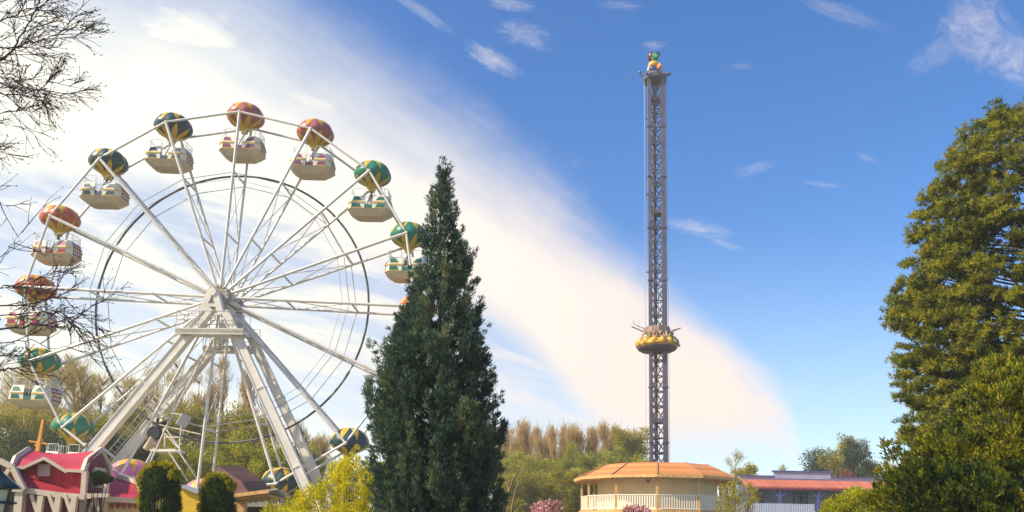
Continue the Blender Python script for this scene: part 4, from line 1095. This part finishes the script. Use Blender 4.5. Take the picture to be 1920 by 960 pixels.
gapn = np.sin(G_[:, 0]*2.3+1.0)*np.sin(G_[:, 2]*2.9+G_[:, 0])*np.sin(G_[:, 1]*1.3)
kp = gapn > -.25; G_, rad, ys = G_[kp], rad[kp], ys[kp]
AG = np.array([at(2000, b_, PY) for b_ in ys])
per_g = 20; n = len(G_)*per_g
od = unit(G_-AG)
lo3 = unit(rng.normal(size=(n, 3)))*(rng.random((n, 1))**.4)*np.array([.36, .36, .26])*np.repeat(.65+.6*rng.random(len(G_)), per_g)[:, None]
lo3[:, 2] = np.abs(lo3[:, 2])*1.1-.10
P_ = np.repeat(G_, per_g, 0)+lo3-np.repeat(od, per_g, 0)*.1
A_ = np.repeat(AG, per_g, 0); rad_ = np.repeat(rad, per_g)
out = unit(P_-A_); out[:, 2] += .8; out = unit(out)
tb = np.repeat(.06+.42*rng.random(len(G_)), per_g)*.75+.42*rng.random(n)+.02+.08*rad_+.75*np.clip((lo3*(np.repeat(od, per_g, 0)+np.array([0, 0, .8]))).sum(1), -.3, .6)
C, D, t = clumps(P_, 20, .085*(.7+.6*rng.random(n)), out, tb, 1.4, .14)
D = unit(D+unit(C-np.repeat(P_, 20, axis=0))*1.2)
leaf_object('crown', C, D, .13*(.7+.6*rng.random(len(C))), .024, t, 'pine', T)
mb = MB(); tb0 = T.location.copy(); tt = at(2000, 190, PY)
mb.tube([tb0+(tt-tb0)*k/8 for k in range(9)], .28, 10, .03)
for i in rng.choice(n, 240, replace=False):
    p = Vector(P_[i]); f_ = min(.98, max(.15, (p.z-.9*(p-A_[i].tolist() if False else p-Vector(A_[i])).length*.35)/tt.z)); s0 = tb0+(tt-tb0)*f_
    mid = s0.lerp(p, .55)+Vector((0, 0, -.12)); mb.tube([s0, mid, p], [.055*(1.1-f_)+.012, .03, .010], 5, caps=False)
mb.build('trunk', 'darkbark', T)

# nearer juniper, lower right: drooping sprays on spreading boughs
def spray_bush(name, Y, outlinepts, label, cat, mat, nclump, per, spread, L_, W_, depthr, trunkpts=None, tone=.3, upv=(0, 0, .8), trunkmat='darkbark', gap=.25, group=None, gs=1.0, spine=None, stems=70, tonej=.16, tipmat=None, pads=None):
    """outline polygon in photo pixels at distance Y, filled with leaf clumps through depth"""
    O = np.array(outlinepts, float); x0_, y0_ = O.min(0); x1_, y1_ = O.max(0)
    def inside(px, py):
        r_ = np.zeros(len(px), bool); j = len(O)-1
        for i in range(len(O)):
            c_ = ((O[i, 1] > py) != (O[j, 1] > py)) & (px < (O[j, 0]-O[i, 0])*(py-O[i, 1])/(O[j, 1]-O[i, 1]+1e-9)+O[i, 0]); r_ ^= c_; j = i
        return r_
    def edge(px, py):
        d_ = np.full(len(px), 1e9)
        for i in range(len(O)):
            a = O[i]; b_ = O[(i+1) % len(O)]; ab = b_-a; t_ = np.clip(((px-a[0])*ab[0]+(py-a[1])*ab[1])/(ab@ab+1e-9), 0, 1)
            d_ = np.minimum(d_, np.hypot(px-a[0]-t_*ab[0], py-a[1]-t_*ab[1]))
        return d_
    px = x0_+(x1_-x0_)*rng.random(nclump*6); py = y0_+(y1_-y0_)*rng.random(nclump*6)
    k = inside(px, py); px, py = px[k][:nclump], py[k][:nclump]; n = len(px)
    e_ = edge(px, py)/F*Y
    half = np.minimum(depthr, np.sqrt(np.maximum(e_, .02)*depthr*1.4))
    sgn = rng.random(n)*2-1; dz = np.sign(sgn)*np.abs(sgn)**.55*half
    P_ = np.array([at(a, b_, Y) for a, b_ in zip(px, py)]); P_[:, 1] += dz
    if pads:
        ng = max(6, n//pads[0]); gi = rng.integers(0, ng, n); tilt = rng.normal(size=(ng, 2))*.35
        o_ = rng.normal(size=(n, 3))*np.array([pads[1], pads[1], pads[2]]); o_[:, 2] += -np.hypot(o_[:, 0], o_[:, 1])*.25+o_[:, 0]*tilt[gi, 0]; P_ = P_[:ng][gi]+o_; padtone = rng.normal(size=ng)[gi]*.16
    else: padtone = 0
    nz = np.sin(P_[:, 0]*3.1*gs+P_[:, 1]*2*gs)*np.sin(P_[:, 2]*3.7*gs+P_[:, 1]*1.1)+.5*np.sin(P_[:, 0]*7*gs)*np.sin(P_[:, 2]*6.1*gs+2)
    k = nz > -1+gap*1.6; P_ = P_[k]; nz = nz[k]+(padtone[k]*5 if pads else 0); n = len(P_)
    cen = P_.mean(0); cen[2] = P_[:, 2].min(); base = Vector((cen[0], Y, 0))
    if trunkpts: q_ = at(trunkpts[0], trunkpts[1], Y); base = Vector((q_.x, Y, 0))
    T = empty(name, base, label, cat, group)
    out = unit(P_-cen)*.7+np.array(upv); out = unit(out)
    tb = tone+.12*nz+.22*rng.random(n)
    C, D, t = clumps(P_, per, spread*(.6+.8*rng.random(n)), out, tb, tonej=tonej)
    leaf_object('crown', C, D, L_*(.6+.8*rng.random(len(C))), W_*(.7+.6*rng.random(len(C))), t, mat, T)
    mb = MB(); core = base+EZ*.4
    for i in rng.choice(n, min(stems, n), replace=False):
        p = Vector(P_[i]); mb.tube([base+Vector((rng.normal()*.06, rng.normal()*.06, 0)), core.lerp(p, .45)+EZ*.05, p], [.035, .02, .006], 4, caps=False)
    mb.build('stem', trunkmat, T)
    return T
spray_bush('juniper_tree', 12.0, [(1925, 645), (1895, 655), (1872, 684), (1845, 690), (1838, 726), (1800, 738), (1815, 768), (1778, 782), (1795, 815), (1745, 830), (1700, 832), (1664, 846), (1700, 862), (1650, 870), (1676, 896), (1640, 925), (1655, 960), (1640, 1000), (1980, 1010), (1990, 660)],
           'bushy yellow-green juniper low in front of the pine', 'tree', 'juniper', 6500, 22, .065, .07, .024, .95, (1850, 960), .30, (-.25, -.1, .35), gap=.40, gs=1.3, stems=150, pads=(20, .14, .05))
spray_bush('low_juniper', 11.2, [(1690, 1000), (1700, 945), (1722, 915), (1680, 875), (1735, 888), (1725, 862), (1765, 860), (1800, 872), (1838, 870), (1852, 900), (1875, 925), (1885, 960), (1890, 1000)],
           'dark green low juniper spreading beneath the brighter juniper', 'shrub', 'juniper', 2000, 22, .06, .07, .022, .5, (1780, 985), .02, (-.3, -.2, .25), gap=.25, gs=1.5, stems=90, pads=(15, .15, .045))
# forsythia and yellow-green shrubs
spray_bush('forsythia_bush', 19.0, [(515, 1040), (500, 965), (540, 935), (575, 930), (600, 905), (618, 882), (645, 868), (668, 852), (690, 858), (712, 866), (740, 880), (760, 1040)],
           'bright yellow flowering bush left of the dark cypress', 'bush', 'forsythia', 2200, 26, .11, .055, .032, .95, None, .45, (0, 0, .9), 'bark', gap=.12, gs=1.5, pads=(12, .10, .12), tonej=.22)
def thuja(px, top, w, Y, label):
    """column shrub, dark body with yellow new tips"""
    O = [(px-w, 1060), (px-w-2, 960), (px-w, top+45), (px-w*.8, top+18), (px-w*.3, top+4), (px, top), (px+w*.5, top+6), (px+w*.85, top+22), (px+w, top+50), (px+w+1, 960), (px+w, 1060)]
    T = spray_bush('thuja_shrub', Y, O, label, 'shrub', 'thuja', 1500, 26, .075, .05, .02, w/F*Y, None, .30, (0, 0, 1.2), gap=.04, group='clipped thuja shrubs before the huts')
    # fresh yellow tips on the top and left
    n = 260; a = rng.random(n)*math.pi; rr = w*(.75+.3*rng.random(n))
    pxs = px+np.cos(a)*rr; pys = top+32-np.sin(a)*30*(.8+.3*rng.random(n)); pys[:70] = top+30+rng.random(70)*50; pxs[:70] = px-w*(.9+.2*rng.random(70))
    P_ = np.array([at(x, y, Y) for x, y in zip(pxs, pys)]); P_[:, 1] += (rng.random(n)*2-1)*w/F*Y*.7
    C, D, t = clumps(P_, 16, .06, np.tile([[0, 0, 1.]], (n, 1)), .2+.6*rng.random(n))
    leaf_object('new_growth', C, D, .05, .022, t, 'thujatip', T)
thuja(301, 866, 33, 17.0, 'left of the two dark thuja shrubs, wider, beside the yellow hut')
thuja(409, 888, 28, 17.5, 'right of the two dark thuja shrubs, in front of the brown roof')
mb = None
spray_bush('wall_creeper', 21.5, [(172, 905), (174, 888), (183, 884), (196, 889), (214, 897), (206, 903), (192, 906), (180, 911)], 'small dark clump of evergreen across the barn gable window', 'shrub', 'thuja', 240, 22, .05, .05, .02, .2, (186, 905), .15, (0, 0, .3), gap=.05, stems=5)
spray_bush('golden_shrub', 24.0, [(1530, 1010), (1528, 962), (1538, 945), (1560, 935), (1582, 925), (1605, 915), (1630, 922), (1655, 935), (1670, 1010)], 'golden green shrub below the blue building, left of the juniper', 'bush', 'forsythia', 900, 24, .12, .07, .04, .8, None, .12, (0, 0, .7), 'bark', gap=.2)
spray_bush('sapling_tree', 30.0, [(1345, 1000), (1342, 955), (1352, 935), (1350, 915), (1372, 902), (1388, 896), (1405, 905), (1420, 925), (1422, 950), (1400, 965), (1398, 1000)], 'thin leafy sapling in front of the pavilion right side', 'tree', 'yellowgreen', 300, 14, .16, .07, .045, .8, (1378, 960), .2, (0, 0, .5), 'lightbark', gap=.35, gs=1.6, stems=70)
spray_bush('magnolia_bush', 28.0, [(1002, 1000), (1000, 957), (1005, 946), (1025, 941), (1045, 943), (1058, 953), (1064, 1000)], 'pink blossom bush at the bottom edge, left of the pavilion', 'bush', 'blossom', 260, 16, .12, .10, .07, .5, None, .2, (0, 0, .6), 'bark', gap=.2)
spray_bush('magnolia_bush', 28.0, [(1150, 1000), (1156, 959), (1172, 951), (1195, 950), (1215, 956), (1222, 1000)], 'pink blossom bush below the pavilion railing', 'bush', 'blossom', 260, 16, .12, .10, .07, .5, None, .2, (0, 0, .6), 'bark', gap=.2)

# bare twiggy tree, left edge
BT = empty('bare_tree', Vector((at(-330, 900, 10).x, 10, 0)), 'near bare budding tree whose dark twigs cross the red balloon gondolas', 'tree')
tips = []; mb = MB(); bb = BT.location
mb.tube([bb+Vector((0, 0, z)) for z in (0, 1.5, 3, 5, 7.5)], .28, 10, .10)
def arm(pts, r, dp=2, Y=10):
    sk = .12 if pts[-1][1] < 200 else .55 if pts[-1][1] < 550 else .58
    P_ = [at(a, b_, Y+dy) for a, b_, dy in pts]
    mb.tube([bb+EZ*P_[0].z*.8, P_[0]], r*1.2, 6, r)
    fine_ = []
    for i in range(len(P_)-1):
        for t in range(4): fine_.append(P_[i].lerp(P_[i+1], t/4)+Vector(rng.normal(size=3))*.012)
    fine_.append(P_[-1]); m_ = len(fine_)
    mb.tube(fine_, r, 6, r*.25)
    for i in range(2, m_, 1):
        for s_ in range(1):
            if rng.random() < sk: continue
            d = (fine_[min(i, m_-1)]-fine_[i-1]).normalized(); nd = (d+Vector(rng.normal(size=3))*Vector((.6, .6, .6))[0]).normalized()
            limb(mb, fine_[i-1], nd, .30+.30*rng.random(), max(.0075, r*(1-i/m_)*.5), dp, 0, .32, tips, (2, 3), -.25, .62)
arm([(-180, 60, 0), (-60, 130, .1), (0, 115, 0), (25, 90, 0), (50, 50, -.1), (65, 20, 0), (85, -15, 0)], .020)
arm([(-180, 40, .3), (-60, 45, .3), (0, 38, .3), (40, 22, .3), (85, 10, .3)], .014)
arm([(-180, 100, -.2), (-50, 90, -.2), (30, 88, -.2), (75, 75, -.2), (110, 62, -.2), (128, 42, -.2)], .012)
arm([(-180, 200, .2), (-50, 165, .1), (0, 172, .1), (40, 178, 0), (75, 168, 0), (110, 140, 0)], .014)
arm([(-180, 170, .2), (-60, 130, .1), (0, 140, .1), (40, 158, 0), (80, 175, 0), (125, 182, 0)], .013)
arm([(-180, 260, 0), (-60, 225, 0), (0, 212, 0), (35, 205, 0), (70, 212, 0)], .010)
arm([(-180, 330, 0), (-60, 270, 0), (0, 275, 0), (45, 262, 0)], .009, 2)
arm([(-180, 420, 0), (-60, 350, .2), (-10, 370, .2), (20, 395, .2)], .008, 1)
arm([(-180, 520, 0), (-60, 500, .1), (0, 490, .1), (25, 455, .1), (45, 430, .1)], .009, 1)
arm([(-200, 600, .2), (-60, 590, .1), (0, 575, .1), (50, 572, 0), (95, 560, 0), (130, 560, 0)], .016)
arm([(-200, 640, .2), (-60, 625, .1), (0, 618, .1), (60, 612, 0), (110, 605, 0), (150, 588, 0)], .020)
arm([(-200, 600, -.2), (-60, 545, -.1), (0, 540, -.1), (40, 530, 0), (80, 520, 0)], .011)
arm([(-200, 700, 0), (-60, 690, 0), (0, 695, 0), (30, 690, 0), (55, 702, 0)], .020, 1)
arm([(-200, 610, -.3), (-60, 600, -.2), (0, 588, -.2), (55, 590, -.1), (100, 582, 0), (135, 600, 0)], .011)
arm([(-200, 680, .3), (-60, 672, .2), (0, 665, .2), (50, 668, .1), (85, 680, 0)], .011)
arm([(-200, 660, 0), (-60, 655, 0), (0, 640, 0), (60, 640, 0), (110, 655, 0), (140, 640, 0)], .010)
mb.build('trunk', 'darkbark', BT)
C = np.array([p for p, d in tips]); D = np.array([d for p, d in tips])
C2, D2, t2 = clumps(C, 2, .012, D, np.full(len(C), .4))
M['budleaf'] = leafmat('bud_leaves', [(0.07, 0.035, 0.03), (0.16, 0.08, 0.05), (0.2, 0.14, 0.06)], .2)
leaf_object('bud', C2, D2, .028, .014, t2, 'budleaf', BT)

# far trees
def far_tree(px, top, Y, halfw, kind, label, group, name='bare_tree', dens=1.0, bot=None):
    """distant tree: trunk, rising boughs, twigs and leaves in clumps"""
    tp = at(px, top, Y); base = Vector((tp.x, Y, 0)); Ht = tp.z; wr = halfw/F*Y
    T = empty(name, base, label, 'tree', group)
    mb = MB(); lean = rng.normal()*.03*Ht
    spine = [base+Vector((lean*(k/8)**2, 0, Ht*.97*k/8)) for k in range(9)]
    mb.tube(spine, .018*Ht, 6, .01)
    nb = int(22*dens)+8; C_ = []; O_ = []; up_ = {'poplar': 2.6, 'round': .9, 'bare': 1.5, 'fir': -.1, 'shrub': .6}[kind]
    for k in range(nb):
        f_ = (.12 if kind in ('fir', 'shrub', 'round') else .2)+.78*rng.random(); a = rng.random()*2*math.pi
        if kind == 'fir': w = wr*(1.02-f_)
        elif kind == 'poplar': w = wr*math.sqrt(max(.02, 1.0-f_))*1.1
        else: w = wr*math.sqrt(max(.05, 1-((f_-.5)/.56)**2))
        s0 = spine[int(f_*8)].lerp(spine[min(8, int(f_*8)+1)], f_*8-int(f_*8))
        d = Vector((math.cos(a), math.sin(a), up_*(.5+.6*rng.random())*(1.6 if kind == 'poplar' else 1))).normalized(); ln = w*(.6+.5*rng.random())/max(.3, math.hypot(d.x, d.y))
        ln = min(ln, Ht*1.02-s0.z+.2) if up_ > 0 else ln
        e_ = s0+d*max(ln, .3)
        mb.tube([s0, s0.lerp(e_, .5)+EZ*.1*up_*.3, e_], [.006*Ht, .004*Ht, .001*Ht+.004], 4, caps=False)
        for j in range(5):
            t = .35+.65*(j+rng.random())/5; C_.append(s0.lerp(e_, t)+Vector(rng.normal(size=3))*.12*wr); O_.append(d)
    mb.build('trunk', 'bark' if kind != 'poplar' else 'lightbark', T)
    C_ = np.array(C_); O_ = np.array(O_)
    hz = C_[:, 2]/Ht
    if kind in ('poplar', 'bare'):
        per = int(26*dens)
        C, D, t = clumps(C_, per, .20*wr+.28, unit(O_*.3+np.array([0, 0, 2.2 if kind == 'poplar' else .9])), .35+.3*rng.random(len(C_)), .35)
        if kind == 'poplar': C[:, 2] += rng.normal(size=len(C))*.35
        leaf_object('twigs', C, D, (.75 if kind == 'poplar' else .55)*(.6+.7*rng.random(len(C))), .045 if kind == 'poplar' else .034, t, 'twig' if kind == 'poplar' else 'darktwig', T)
    else:
        mt = {'round': 'fresh', 'fir': 'darkgreen', 'shrub': 'yellowgreen'}[kind]
        if isinstance(label, str) and 'yellow' in label: mt = 'yellowgreen'
        if 'dark' in label: mt = 'darkgreen'
        if 'red' in label: mt = 'redleaf'
        C, D, t = clumps(C_, int(48*dens), .22*wr+.18, O_, .2+.5*rng.random(len(C_)), .8)
        leaf_object('crown', C, D, .17*(Y/60)**.5*(.6+.8*rng.random(len(C))), .10*(Y/60)**.5, t, mt, T)
    return T
# left wood behind the wheel
G1 = 'bare spring trees in the wood behind the wheel'
for px, top, Y, w in [(20, 715, 66, 60), (70, 700, 72, 50), (118, 676, 64, 40), (150, 668, 70, 36), (176, 690, 66, 34), (212, 700, 72, 30), (262, 700, 68, 30), (300, 715, 70, 30), (335, 672, 66, 34), (372, 700, 72, 30), (40, 690, 75, 45), (95, 690, 74, 40), (195, 705, 74, 34), (238, 712, 68, 34), (574, 800, 70, 30), (602, 822, 74, 26)]:
    far_tree(px, top, Y, w, 'bare', 'bare brown spring tree in the wood behind the wheel', G1, dens=1.15)
for px, top, w in [(405, 690, 26), (430, 672, 24), (456, 692, 24), (480, 735, 22)]:
    far_tree(px, top, 68, w, 'poplar', 'upright russet tree seen between the wheel legs', 'russet trees between the wheel legs', 'poplar_tree', .75)
for px, top, Y, w in [(10, 755, 58, 55), (60, 760, 60, 50), (110, 765, 62, 48), (165, 770, 58, 50), (215, 778, 60, 46), (262, 765, 62, 46), (320, 768, 60, 45), (365, 755, 62, 45), (420, 765, 60, 42), (470, 760, 62, 42), (520, 775, 60, 40), (560, 830, 62, 40), (610, 850, 62, 38), (645, 870, 60, 38)]:
    far_tree(px, top, Y, w, 'round', 'yellow-green budding tree low in the wood behind the wheel', 'budding yellow-green trees behind the wheel', 'budding_tree', 1.3)
for px, top, Y, w in [(30, 800, 52, 60), (120, 815, 53, 60), (210, 812, 52, 50), (255, 820, 52, 40), (350, 830, 50, 45), (440, 815, 52, 48), (500, 825, 51, 45), (560, 862, 52, 40)]:
    far_tree(px, top, Y, w, 'round', 'green leafy shrub at the foot of the wheel wood' if px > 260 else 'dark green undergrowth tree at left behind the barn', 'undergrowth at the foot of the wood' if px > 260 else 'dark undergrowth behind the barn', 'leafy_shrub', 1.4)
# row right of the cypress
G2 = 'far row of russet poplars beyond the pavilion'
for px, top in [(940, 806), (949, 802), (958, 800), (967, 795), (976, 792), (986, 792), (995, 790), (1007, 800), (1018, 797), (1027, 798), (1034, 794), (1046, 800), (1055, 796), (1064, 799), (1072, 797), (1083, 804), (1092, 806), (1101, 808), (1112, 806), (1127, 798), (1136, 797), (1146, 800), (1156, 803), (1168, 805), (1180, 803), (1192, 808)]:
    far_tree(px, top, 90+rng.random()*10, 17, 'poplar', 'upright russet poplar in the far row right of the cypress', G2, 'poplar_tree', .62)
for k in range(22):
    far_tree(935+k*12+rng.random()*8, 806+rng.random()*16, 102+rng.random()*8, 20, 'poplar', 'upright russet poplar in the far row right of the cypress', G2, 'poplar_tree', .62)
far_tree(1190, 800, 86, 40, 'round', 'yellow-olive round tree just left of the tower foot', None, 'broadleaf_tree', 2.2)
for px, top, Y, w in [(945, 842, 82, 34), (975, 850, 80, 34), (1008, 838, 84, 34), (1040, 850, 80, 34), (1072, 832, 84, 38), (1105, 845, 80, 36), (1140, 838, 82, 36), (1172, 835, 82, 34), (1095, 870, 76, 34), (1060, 880, 74, 36), (985, 885, 74, 44), (1030, 890, 74, 40), (948, 895, 72, 40)]:
    far_tree(px, top, Y, w, 'round', 'fresh green tree below the far poplar row' if Y > 76 else 'bright yellow-green bush at the foot of the poplar row', 'fresh green trees below the poplars' if Y > 76 else 'bright bushes below the poplars', 'broadleaf_tree', 1.2)
# behind the pavilion and the blue building
far_tree(1382, 846, 84, 22, 'bare', 'thin grey tree rising between pavilion and blue building', None, 'bare_tree', .9)
far_tree(1395, 872, 82, 24, 'round', 'low yellow tree just right of the pavilion roof', None, 'broadleaf_tree', 1.0)
far_tree(1478, 868, 88, 12, 'bare', 'tiny bare tree top above the stepped parapet', None, 'bare_tree', .6)
far_tree(1531, 834, 90, 62, 'fir', 'pointed spruce behind the blue building', None, 'spruce_tree', 1.5)
far_tree(1583, 814, 92, 34, 'round', 'pale yellow-green tree between the spruce and the rounded evergreen', None, 'broadleaf_tree', 1.3)
far_tree(1560, 850, 88, 30, 'round', 'low yellow bush tree beside the spruce', None, 'broadleaf_tree', 1.1)
far_tree(1612, 820, 88, 34, 'round', 'rounded dark evergreen behind the blue building', None, 'evergreen_tree', 1.6)
far_tree(1588, 878, 82, 30, 'shrub', 'reddish shrub above the blue parapet', None, 'red_shrub', 1.2)
far_tree(1634, 850, 84, 20, 'round', 'smaller dark evergreen beside the juniper tips', None, 'evergreen_tree', 1.3)
far_tree(1665, 812, 60, 34, 'bare', 'bare thin tree left of the pine', None, 'bare_tree', .35)
# leaning bare boughs by the cypress
LB_ = empty('leaning_bough', Vector((at(950, 1000, 20).x, 20, 0)), 'pale bare boughs leaning up to the right beside the cypress', 'bough')
mb = MB(); mb.tube([Vector((at(942, 1000, 20).x, 20, 0)), at(946, 945, 20), at(962, 900, 20), at(985, 858, 20)], [.05, .045, .03, .012], 6)
mb.tube([Vector((at(955, 1000, 20.3).x, 20.3, 0)), at(960, 950, 20.3), at(968, 915, 20.3), at(978, 885, 20.3)], [.04, .03, .022, .01], 6)
mb.build('bough', 'lightbark', LB_)
mb = MB(); mb.tube([at(962, 900, 20), at(975, 885, 20.1), at(992, 876, 20.1)], .014, 5, .005); mb.tube([at(953, 925, 20), at(950, 900, 20.1), at(955, 872, 20.2)], .012, 5, .005); mb.build('side_twig', 'lightbark', LB_)
